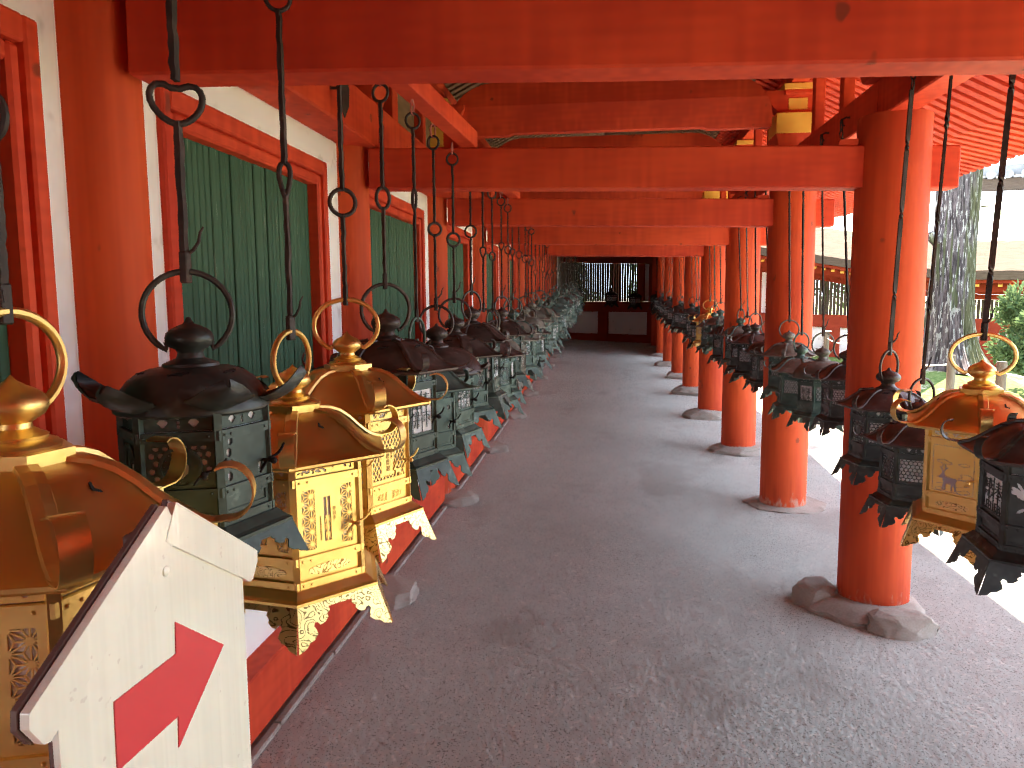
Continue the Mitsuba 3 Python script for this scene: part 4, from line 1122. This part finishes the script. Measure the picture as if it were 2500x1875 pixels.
V['dark_hex'] = lantern('bronze', 'bronze_brown', 'bronze_black', detail=2, seed=10, roof='low', fin=(1.12, .80), door=('finehex', 'hex'), R=.138)
V['dark_cols'] = lantern('bronze', 'bronze_brown', 'bronze_black', detail=2, seed=11, roof='low', fin=(1.12, .80), door=('hexcols', 'hex'), R=.135)
V['black_fret'] = lantern('bronze', 'bronze_black', 'bronze_black', detail=2, seed=12, roof='low', door=('fret', 'scroll'), R=.148, roofmat='bronze_brown')
V['green_leaf'] = lantern('bronze', 'bronze_green', 'bronze_green', detail=1, seed=13, roof='flare', door=('fret', 'scroll', 'hex'), R=.14, roofmat='bronze_pale')
V['dark_leaf'] = lantern('bronze', 'bronze_black', 'bronze_black', detail=1, seed=14, roof='dome', curl='leaf', door=('scroll', 'hex'), R=.138, roofmat='bronze_brown')
V['dark_honey'] = lantern('bronze', 'bronze_brown', 'bronze_black', detail=1, seed=15, roof='low', fin=(1.12, .80), door=('hex',), R=.140, roofmat='bronze_brown')
V['pale_diam'] = lantern('bronze', 'bronze_pale', 'bronze_green', detail=1, seed=16, roof='flare', door=('diam', 'scroll'), R=.140)
V['pale_dome'] = lantern('bronze', 'bronze_pale', 'bronze_green', detail=1, seed=17, roof='dome', curl='leaf', door=('fret', 'diam'), R=.138)
V['far_green'] = lantern('bronze', 'bronze_green', 'bronze_green', detail=0, seed=18, roof='flare', curl='curl')
V['far_dome'] = lantern('bronze', 'bronze_green', 'bronze_green', detail=0, seed=19, roof='dome', curl='leaf')
V['far_pale'] = lantern('bronze', 'bronze_pale', 'bronze_green', detail=0, seed=22, roof='flare', curl='curl', R=.14)
V['far_brown'] = lantern('bronze', 'bronze_brown', 'bronze_dark_green', detail=0, seed=23, roof='dome', curl='leaf', R=.142)
V['brown_honey'] = lantern('bronze', 'bronze_brown', 'bronze_dark_green', detail=1, seed=24, roof='flare', door=('hex', 'fret'), R=.145, Hm=1.2)
V['pale_tall'] = lantern('bronze', 'bronze_pale', 'bronze_pale', detail=1, seed=25, roof='low', door=('diam', 'hex'), R=.130, Hm=1.45)
V['far_black'] = lantern('bronze', 'bronze_black', 'bronze_black', detail=0, seed=20, roof='low', curl='curl')
V['far_black_dome'] = lantern('bronze', 'bronze_black', 'bronze_black', detail=0, seed=21, roof='dome', curl='leaf')

def lant(v, x, y, z, rot, s, label, group, side, name='bronze_lantern', ringrot=None, thick=.0075, zlink=None, near=True, xt=None, tilt=(0, 0), iron=None, lk=None):
    parts, zr_ = V[v]
    k = hang(name, parts, (x, y, z), rot, s, tilt[0], tilt[1], ringrot)
    tag(k, label, 'lantern', group)
    ztop = (2.195 + crise(y)) if side == 'left' else (2.385 + crise(y))
    if side == 'left': xt = x
    else: xt = min(1.185, x + .045) if xt is None else xt
    ik = hanger(x, y, ztop, z + zr_ * s, side, int(abs(x * 7919 + y * 104729)), thick, zlink, near, xt, lk)
    tag(ik, iron, 'hanger', f'irons that the {"wall" if side == "left" else "post"} row of lanterns hangs from')
    return k
GL, GR = 'lanterns hanging along the wall', 'lanterns hanging along the posts'
face = lambda x, y: math.degrees(math.atan2(-y, -x))      # direction from the lantern to the viewer's end of the corridor
L = [('gold_star', -.728, .850, 1.412, 9, 1.11, 'gilded hanging lantern behind the arrow signboard, first of the wall row', 1.72, 88),
     ('black_dome', -.712, 1.235, 1.474, 16, 1.0, 'black bronze lantern with round dome roof and upturned leaf ends beside the gilded ones', 1.832, 30),
     ('gold_star', -.683, 1.597, 1.361, -4, 1.04, 'gilded hanging lantern with star lattice door, just right of the signboard', 1.758, 86),
     ('gold_text', -.685, 1.966, 1.417, 16, 1.05, 'gilded hanging lantern with diamond lattice and lettered plaque below an oval ring', 1.756, 22),
     ('green_fret', -.685, 2.340, 1.473, 24, 1.06, 'tall bronze lantern with fretwork sides just behind the gilded lettered one', 1.815, 35),
     ('small_green', -.678, 2.712, 1.360, 10, 1.0, 'low-hung green bronze lantern squeezed behind the tall fretwork one, sixth of the wall row', 1.859, 80),
     ('brown_dome', -.690, 3.090, 1.404, 30, 1.05, 'brown domed bronze lantern with curled leaf ends, seventh of the wall row', 1.787, 8),
     ('brown_hex', -.686, 3.460, 1.433, 14, 1.05, 'brown six-sided bronze lantern hung high on its big ring, eighth of the wall row', 1.772, 12),
     ('green_fret', -.672, 3.835, 1.470, 44, 1.0, 'bronze lantern with fretwork sides, ninth of the wall row', 1.841, 60),
     ('brown_hex', -.668, 4.205, 1.375, 30, 1.05, 'low-hung brown bronze lantern, tenth of the wall row', 1.759, 20)]
LK = [None, ('heart', .040, .036), ('drop', .017, .036), ('oval', .034, .034), ('oval', .021, .032), ('oval', .007, .034), ('oval', .027, .025), ('oval', .030, .030), None, None]
for i, (v, x, y, z, da, s, lab, zl, rr) in enumerate(L):
    lant(v, x, y, z, face(x, y) + da, s, lab, GL, 'left', 'gilded_lantern' if v.startswith('gold') else 'bronze_lantern', rr, .0085 if i < 2 else .0075, zl, True,
         iron=f'rusty iron rod and links carrying the {ordinal(i + 1)} lantern of the wall row', tilt=(R_.uniform(-1, 1), R_.uniform(-1, 1)), lk=LK[i])
for i in range(10, 48):
    y = 1.23 + .374 * (i - 1) + R_.uniform(-.02, .02)
    x = -.676 + R_.uniform(-.012, .012)
    z = 1.42 + (.040 if i % 2 else -.035) + R_.uniform(-.035, .035) + rise(y) + max(0, y - 9) * .010
    s = R_.uniform(.92, 1.08)
    if i < 20: v = ['pale_dome', 'brown_honey', 'pale_tall', 'green_leaf', 'pale_diam', 'pale_dome', 'brown_honey', 'pale_tall', 'pale_diam', 'green_leaf'][i - 10]
    else: v = R_.choice(['far_green', 'far_dome', 'far_pale', 'far_green', 'far_brown'])
    look = {'far_pale': 'small-looking pale bronze lantern', 'far_brown': 'small-looking brown domed lantern', 'brown_honey': 'brown-roofed honeycomb lantern', 'pale_tall': 'tall pale bronze lantern', 'pale_diam': 'pale bronze lantern with diamond lattice', 'pale_dome': 'pale domed bronze lantern', 'green_leaf': 'green bronze lantern', 'far_green': 'small-looking green bronze lantern', 'far_dome': 'small-looking green domed lantern'}[v]
    lant(v, x, y, z, R_.uniform(0, 60), s, f'{look}, {ordinal(i + 1)} of the wall row from the signboard', GL, 'left', 'bronze_lantern', R_.uniform(-60, 60), .0068, None, i < 18,
         iron=f'iron rod and links carrying the {ordinal(i + 1)} lantern of the wall row', tilt=(R_.uniform(-2, 2), R_.uniform(-2, 2)))
RT = [('black_fret', 1.100, 1.98, 1.285, 24, 1.02, 'black bronze lantern with scroll fretwork at the view edge, nearest of the post row', 50),
      ('gold_deer', 1.128, 2.42, 1.312, 4, 1.05, 'gilded lantern with a deer panel and oval ring, hanging in front of the courtyard', -24),
      ('dark_cols', 1.120, 2.82, 1.140, 26, .90, 'low-hung dark lantern with honeycomb strips, left of the gilded deer lantern', 30),
      ('dark_hex', 1.148, 3.22, 1.214, 28, .94, 'dark honeycomb lantern hanging just in front of the nearest red post', 42),
      ('dark_honey', 1.262, 4.12, 1.235, 20, .90, 'dark honeycomb lantern half hidden by the nearest red post', -20),
      ('pale_dome', 1.235, 4.48, 1.226, 40, .92, 'pale domed lantern with big finial, second behind the nearest red post', 10),
      ('green_leaf', 1.212, 4.86, 1.213, 10, .92, 'green bronze lantern with two rings, third behind the nearest red post', 30),
      ('pale_diam', 1.220, 5.22, 1.284, 50, .92, 'pale bronze lantern in front of the second red post', -10)]
for i, (v, x, y, z, da, s, lab, rr) in enumerate(RT):
    lant(v, x, y, z, face(x, y) + da, s, lab, GR, 'right', 'gilded_lantern' if v.startswith('gold') else 'bronze_lantern', rr, .010 if i < 4 else .008, None, True,
         iron=f'twisted iron strap carrying the {ordinal(i + 1)} lantern of the post row', tilt=(R_.uniform(-1.5, 1.5), R_.uniform(-1.5, 1.5)))
n = 8
for b in range(2, 9):
    for q in range(4):
        y = RY(b) + .38 + .385 * q + R_.uniform(-.02, .02)
        x = 1.225 + R_.uniform(-.012, .02)
        z = 1.300 + (.02 if q % 2 else -.02) + R_.uniform(-.03, .03) + rise(y) + max(0, y - 8) * .006
        n += 1
        nm = 'bronze_lantern'
        if b == 3 and q == 3: v, nm = 'gold_far', 'gilded_lantern'
        elif b <= 3: v = R_.choice(['dark_leaf', 'dark_honey', 'green_leaf', 'dark_honey'])
        else: v = R_.choice(['far_black', 'far_black_dome', 'far_black'])
        look = {'gold_far': 'gilded lantern among the far dark ones', 'dark_leaf': 'dark domed bronze lantern', 'dark_honey': 'dark honeycomb lantern', 'green_leaf': 'greenish bronze lantern', 'far_black': 'dark far-off lantern', 'far_black_dome': 'dark far-off domed lantern'}[v]
        lant(v, x, y, z, R_.uniform(0, 60), R_.uniform(.90, 1.0), f'{look}, {ordinal(n)} of the post row counted from the viewer', GR, 'right', nm, R_.uniform(-80, 80), .007, None, b < 4,
             iron=f'iron strap carrying the {ordinal(n)} lantern of the post row', tilt=(R_.uniform(-2, 2), R_.uniform(-2, 2)))
# three lanterns in front of the end lattice
for i, (t, z) in enumerate(((-.55, 1.92), (.55, 1.78), (1.25, 1.72))):
    p = O + tv * t + nv * .55
    parts, zr_ = V['far_black_dome']
    k = hang('bronze_lantern', parts, (p[0], p[1], z), R_.uniform(0, 60), 1.0)
    tag(k, f'dark lantern before the far end lattice window, {["left", "middle", "right"][i]} one of three', 'lantern', 'lanterns before the end lattice')
    ik = num('hanging_iron')
    add(f'{ik}__rod', noisy_bar((p[0], p[1], z + zr_ + .8), (p[0], p[1], z + zr_), .014, .01, i, 5), 'old_iron')
    tag(ik, f'iron rod of the {["left", "middle", "right"][i]} lantern before the end lattice', 'hanger', 'irons of the end lanterns')
# the leaf-shaped iron plate on the wall tie
m = extr(affinity.scale(Polygon([(0, -1), (.42, -.45), (.5, .3), (.2, .9), (0, 1), (-.25, .85), (-.5, .3), (-.4, -.5)]), .05, .085, origin=(0, 0)), .006)
A = np.eye(4); A[:3, 0], A[:3, 1], A[:3, 2], A[:3, 3] = [0.5, .866, 0], [0, 0, 1], [.866, -.5, 0], [-1.02, 2.98, 2.30]
m.apply_transform(A)
pin = tube([(-1.075, 2.98, 2.33), (-1.01, 2.99, 2.33)], .006, 6)
k = num('iron_plate'); add(f'{k}__blade', m, 'old_iron'); add(f'{k}__pin', pin, 'old_iron')
tag(k, 'dark leaf-shaped iron plate pinned to the red tie above the first green window', 'iron plate')

# ---------------------------------------------------------------- the arrow signboard
k = num('arrow_signboard')
tag(k, 'white gabled signboard with a red arrow, standing before the first gilded lantern', 'sign')
SX = -.432
yc_, hw_ = .685, .158
board = Polygon([(yc_ - hw_, .80), (yc_ + hw_, .80), (yc_ + hw_, 1.178), (yc_ + .011, 1.287), (yc_ + .011 - .022, 1.287), (yc_ - hw_, 1.178)])
def yz(m, x, th=0):
    A = np.eye(4); A[:3, :3] = [[0, 0, 1], [1, 0, 0], [0, 1, 0]]; A[0, 3] = x
    m.apply_transform(A); return m
add(f'{k}__board', yz(extr(board, .006), SX - .008), 'sign_white', 20)
add(f'{k}__backing', yz(extr(board.buffer(-.001), .004), SX - .0128), 'sign_edge')
for s in (-1, 1):
    e = np.array([yc_ + s * .181, 1.1756]); a_ = np.array([yc_ + .011, 1.281])
    d = (e - a_) / np.linalg.norm(e - a_); nn = np.array([-d[1], d[0]]) * (1 if s > 0 else -1)
    q = [tuple(a_ + nn * .017), tuple(e + nn * .015), tuple(e + d * .006 + nn * .006), tuple(e + d * .004 - nn * .016), tuple(e - nn * .020), tuple(a_ - nn * .020)]
    add(f'{k}__roof_cap', yz(extr(Polygon(q).buffer(.002), .008 + (.0006 if s > 0 else 0)), SX - .0065), 'sign_white', 20)
    q2 = [tuple(a_ + nn * .0195), tuple(e + nn * .0175), tuple(e + d * .008 + nn * .006), tuple(e + d * .006 - nn * .014), tuple(e - nn * .016), tuple(a_ - nn * .016)]
    add(f'{k}__cap_edge', yz(extr(Polygon(q2).buffer(.002), .005 + (.0003 if s > 0 else 0)), SX - .0132), 'sign_edge')
arrow = Polygon([(.5928, 1.0791), (.6911, 1.0754), (.6893, 1.0423), (.7885, 1.1067), (.6957, 1.1747), (.6938, 1.1416), (.5946, 1.1443)])
add(f'{k}__arrow', yz(extr(arrow, .0012), SX - .0018), 'sign_red')
add(f'{k}__nail', yz(lathe([(0, .003), (.003, .0028), (.0052, .0015), (.0056, 0)], 14), SX - .002) , 'sign_white', 40)
scene[f'{k}__nail']['to_world'] = T().translate([0, .6856, 1.2317])
add(f'{k}__post', boxm(SX - .058, SX - .0140, .700, .760, 0.0, 1.262, .003), 'sign_edge')
add(f'{k}__foot', boxm(SX - .16, SX + .02, yc_ - .10, yc_ + .10, 0.002, .05, .004), 'sign_edge')

# ---------------------------------------------------------------- courtyard: cedar, bush, rope fence
gl = lambda x, y: float(gz(np.array([[x]]), np.array([[y]]))[0, 0])
def leaves(n, centres, rads, size, seed, up=0.3):
    r = np.random.default_rng(seed + 100)
    c = np.array(centres)[r.integers(0, len(centres), n)]
    rr = np.array(rads)[r.integers(0, len(rads), n)] if np.ndim(rads) else rads
    d = r.normal(size=(n, 3)); d /= np.linalg.norm(d, axis=1, keepdims=True)
    p = c + d * (rr * r.uniform(.35, 1.0, n) ** .5)[:, None] if np.ndim(rads) else c + d * (rads * r.uniform(.25, 1.0, n) ** .5)[:, None]
    ax = d * .8 + r.normal(size=(n, 3)) * .6 + [0, 0, up]; ax /= np.linalg.norm(ax, axis=1, keepdims=True)
    sd = np.cross(ax, r.normal(size=(n, 3))); sd /= np.linalg.norm(sd, axis=1, keepdims=True)
    nr = np.cross(ax, sd)
    s = size * r.uniform(.6, 1.3, n)[:, None]
    v = np.stack([p, p + ax * s * .5 + sd * s * .24 + nr * s * .06, p + ax * s, p + ax * s * .5 - sd * s * .24 + nr * s * .06], 1).reshape(-1, 3)
    i = np.arange(n)[:, None] * 4
    return mesh(v, np.vstack([i + [0, 1, 2], i + [0, 2, 3]]))
# cedar
k = num('cedar_tree')
tag(k, 'big old cedar with mossy grey bark standing in the courtyard behind the rope fence', 'tree')
tx, ty = 5.25, 12.4
zb = gl(tx, ty) - .05
rings = []
na = 56
for z in np.r_[np.linspace(0, 1.0, 10), np.linspace(1.2, 17, 48)]:
    a = np.arange(na) * 2 * pi / na
    fl = .34 * math.exp(-z / .34)
    r0 = .305 - .008 * z + fl * (.55 + .75 * np.maximum(0, np.cos(a * 4 + 0.7 + .6 * np.sin(a))) ** 1.3)
    r0 = r0 + .030 * (meshkit.fbm(np.stack([np.cos(a) * 5, np.sin(a) * 5, np.full(na, z * .8)], 1), 3, 4) - .5) + .022 * np.cos(a * 13 + 1.5 * math.sin(z * .9)) * (.6 + .4 * math.sin(z * 2.0 + 1))
    if 1.2 < z < 2.1: r0 = r0 + .06 * np.exp(-((a - 3.55) / .25) ** 2) * math.exp(-((z - 1.75) / .3) ** 2)
    rings.append(np.stack([tx + .018 * z + r0 * np.cos(a), ty + r0 * np.sin(a), np.full(na, zb + z)], 1))
add(f'{k}__trunk', loft(np.array(rings)), 'cedar_bark', 40)
add(f'{k}__branch_stub', tube([(tx - .27, ty - .12, zb + 1.95), (tx - .36, ty - .16, zb + 2.0), (tx - .40, ty - .17, zb + 2.08)], np.array([.09, .07, .05]), 8), 'cedar_bark', 40)
add(f'{k}__twig', tube([(tx + .33, ty - .1, zb + 2.45), (tx + .45, ty - .14, zb + 2.44)], np.array([.014, .008]), 6), 'cedar_bark', 40)
rr = np.random.default_rng(5)
cc = [(tx + .2 + rr.normal() * 1.3, ty + 1.5 + rr.normal() * 1.3, zb + 14 + 6 * rr.random()) for _ in range(22)]
add(f'{k}__crown', leaves(5200, cc, .75, .26, 3), 'tree_leaf')
# bush
k = num('round_bush')
tag(k, 'sunlit broadleaf bush in the courtyard to the right of the cedar trunk', 'bush')
bx, by = 5.72, 10.6
bz = gl(bx, by)
rr = np.random.default_rng(8)
cc, rds = [], []
for i in range(46):
    a, q = rr.uniform(0, 2 * pi), rr.uniform(0, 1) ** .5
    h = rr.uniform(.15, 1.0)
    w = .62 * math.sin(min(1, h * 1.15) * pi * .62 + .35)
    cc.append((bx + w * q * math.cos(a), by + w * q * math.sin(a), bz + .12 + 1.28 * h)); rds.append(rr.uniform(.11, .2))
for q in ((-.42, -.25, .78), (-.05, -.2, 1.52), (.12, -.1, 1.46), (-.55, -.2, .62)):
    cc.append((bx + q[0], by + q[1], bz + q[2])); rds.append(.09)
lv = [leaves(190, [c], r_, .085, 100 + i, .45) for i, (c, r_) in enumerate(zip(cc, rds))]
add(f'{k}__foliage', cat_(lv), 'bush_leaf')
for i in range(7):
    a = i * .9
    add(f'{k}__stem', tube([(bx + .05 * math.cos(a), by + .05 * math.sin(a), bz - .05), (bx + .2 * math.cos(a), by + .2 * math.sin(a), bz + .5), (bx + .35 * math.cos(a + .3), by + .35 * math.sin(a + .3), bz + 1.1)], np.array([.018, .013, .006]), 6), 'grey_wood', 40)
# rope fence
PO = [(3.52, 7.2, .90), (3.87, 9.0, .80), (3.72, 12.0, .70), (3.69, 13.2, .70), (4.9, 6.0, .9)]
lab = ['dark wooden fence post behind the gilded deer lantern', 'weathered grey fence post before the cedar roots, left of the gilded deer lantern', 'pale-topped fence post seen just left of the nearest red post', 'pale-topped fence post farther left, seen beside the second red post', 'fence post at the right end of the rope']
tops = []
for i, (x, y, h) in enumerate(PO):
    z = gl(x, y)
    kk = num('fence_post')
    m = lathe([(0, -.1), (.046, -.1), (.045, h * .5), (.042, h - .01), (.036, h), (0, h)], 18)
    m.apply_translation((x, y, z)); rough(m, .004, 9, i)
    add(f'{kk}__shaft', m, 'grey_wood', 35)
    if i in (2, 3):
        m = boxm(x - .06, x + .06, y - .06, y + .06, z + h, z + h + .018, .003); add(f'{kk}__cap', m, 'white_rope')
    tag(kk, lab[i], 'post', 'rope fence posts')
    tops.append((x, y, z + h - .10))
order = [3, 2, 1, 0, 4]
for a, b in zip(order[:-1], order[1:]):
    p, q = np.array(tops[a]), np.array(tops[b])
    L_ = np.linalg.norm(p - q)
    pts = [p + (q - p) * t - np.array([0, 0, .045 * L_ * 4 * t * (1 - t)]) for t in np.linspace(0, 1, 24)]
    kk = add('white_rope_span', tube(pts, .0085, 6), 'white_rope', 45)
    tag(kk, {(3, 2): 'white rope span between the two pale-topped fence posts', (2, 1): 'white rope span from the cedar-side post to the pale-topped posts', (1, 0): 'white rope span behind the gilded deer lantern', (0, 4): 'white rope span crossing below the sunlit bush'}[(a, b)], 'rope')
# trees beyond the crossing corridor, seen through the lattice
for i, (x_, y_, s) in enumerate(((-3.0, 31.0, 1.0), (-1.35, 30.0, .62), (1.75, 31.0, .75), (4.0, 33.0, 1.0), (9.5, 27.0, 1.1), (6.6, 24.2, .9), (8.3, 22.8, .9))):
    p = np.array([x_, y_, 0.0])
    kk = num('garden_tree')
    r = np.random.default_rng(40 + i)
    add(f'{kk}__trunk', tube([(p[0], p[1], -.1), (p[0] + .1, p[1], 1.5), (p[0] + .05, p[1] + .1, 3.4)], np.array([.16, .12, .07]) * s, 10), 'grey_wood', 40)
    cc = [(p[0] + r.normal() * .75 * s, p[1] + r.normal() * .75 * s, 1.4 + r.random() * 2.6 * s) for _ in range(16)]
    add(f'{kk}__crown', leaves(1700, cc, .48 * s, .16, 60 + i), 'tree_leaf')
    tag(kk, f'leafy tree beyond the crossing corridor, {ordinal(i + 1)} from the left through the lattice', 'tree')

# unseen trees added beside the near courtyard to block sky light
for i, (x, y, z_, r_) in enumerate(((5.3, -1.3, 3.5, 1.8), (5.4, -4.6, 3.8, 2.0), (5.6, -8.2, 3.6, 2.0))):
    kk = num('garden_tree')
    r = np.random.default_rng(80 + i)
    add(f'{kk}__trunk', tube([(x, y, -.1), (x + .1, y, 1.6), (x + .05, y + .1, z_)], np.array([.2, .16, .09]), 10), 'grey_wood', 40)
    cc = [(x + r.normal() * r_ * .42, y + r.normal() * r_ * .42, 1.0 + r.random() * 4.2) for _ in range(34)]
    add(f'{kk}__crown', leaves(3200, cc, .85, .34, 90 + i), 'tree_leaf')
    tag(kk, f'unseen leafy tree added to shade the near courtyard, {ordinal(i + 1)} beside the corridor', 'tree')
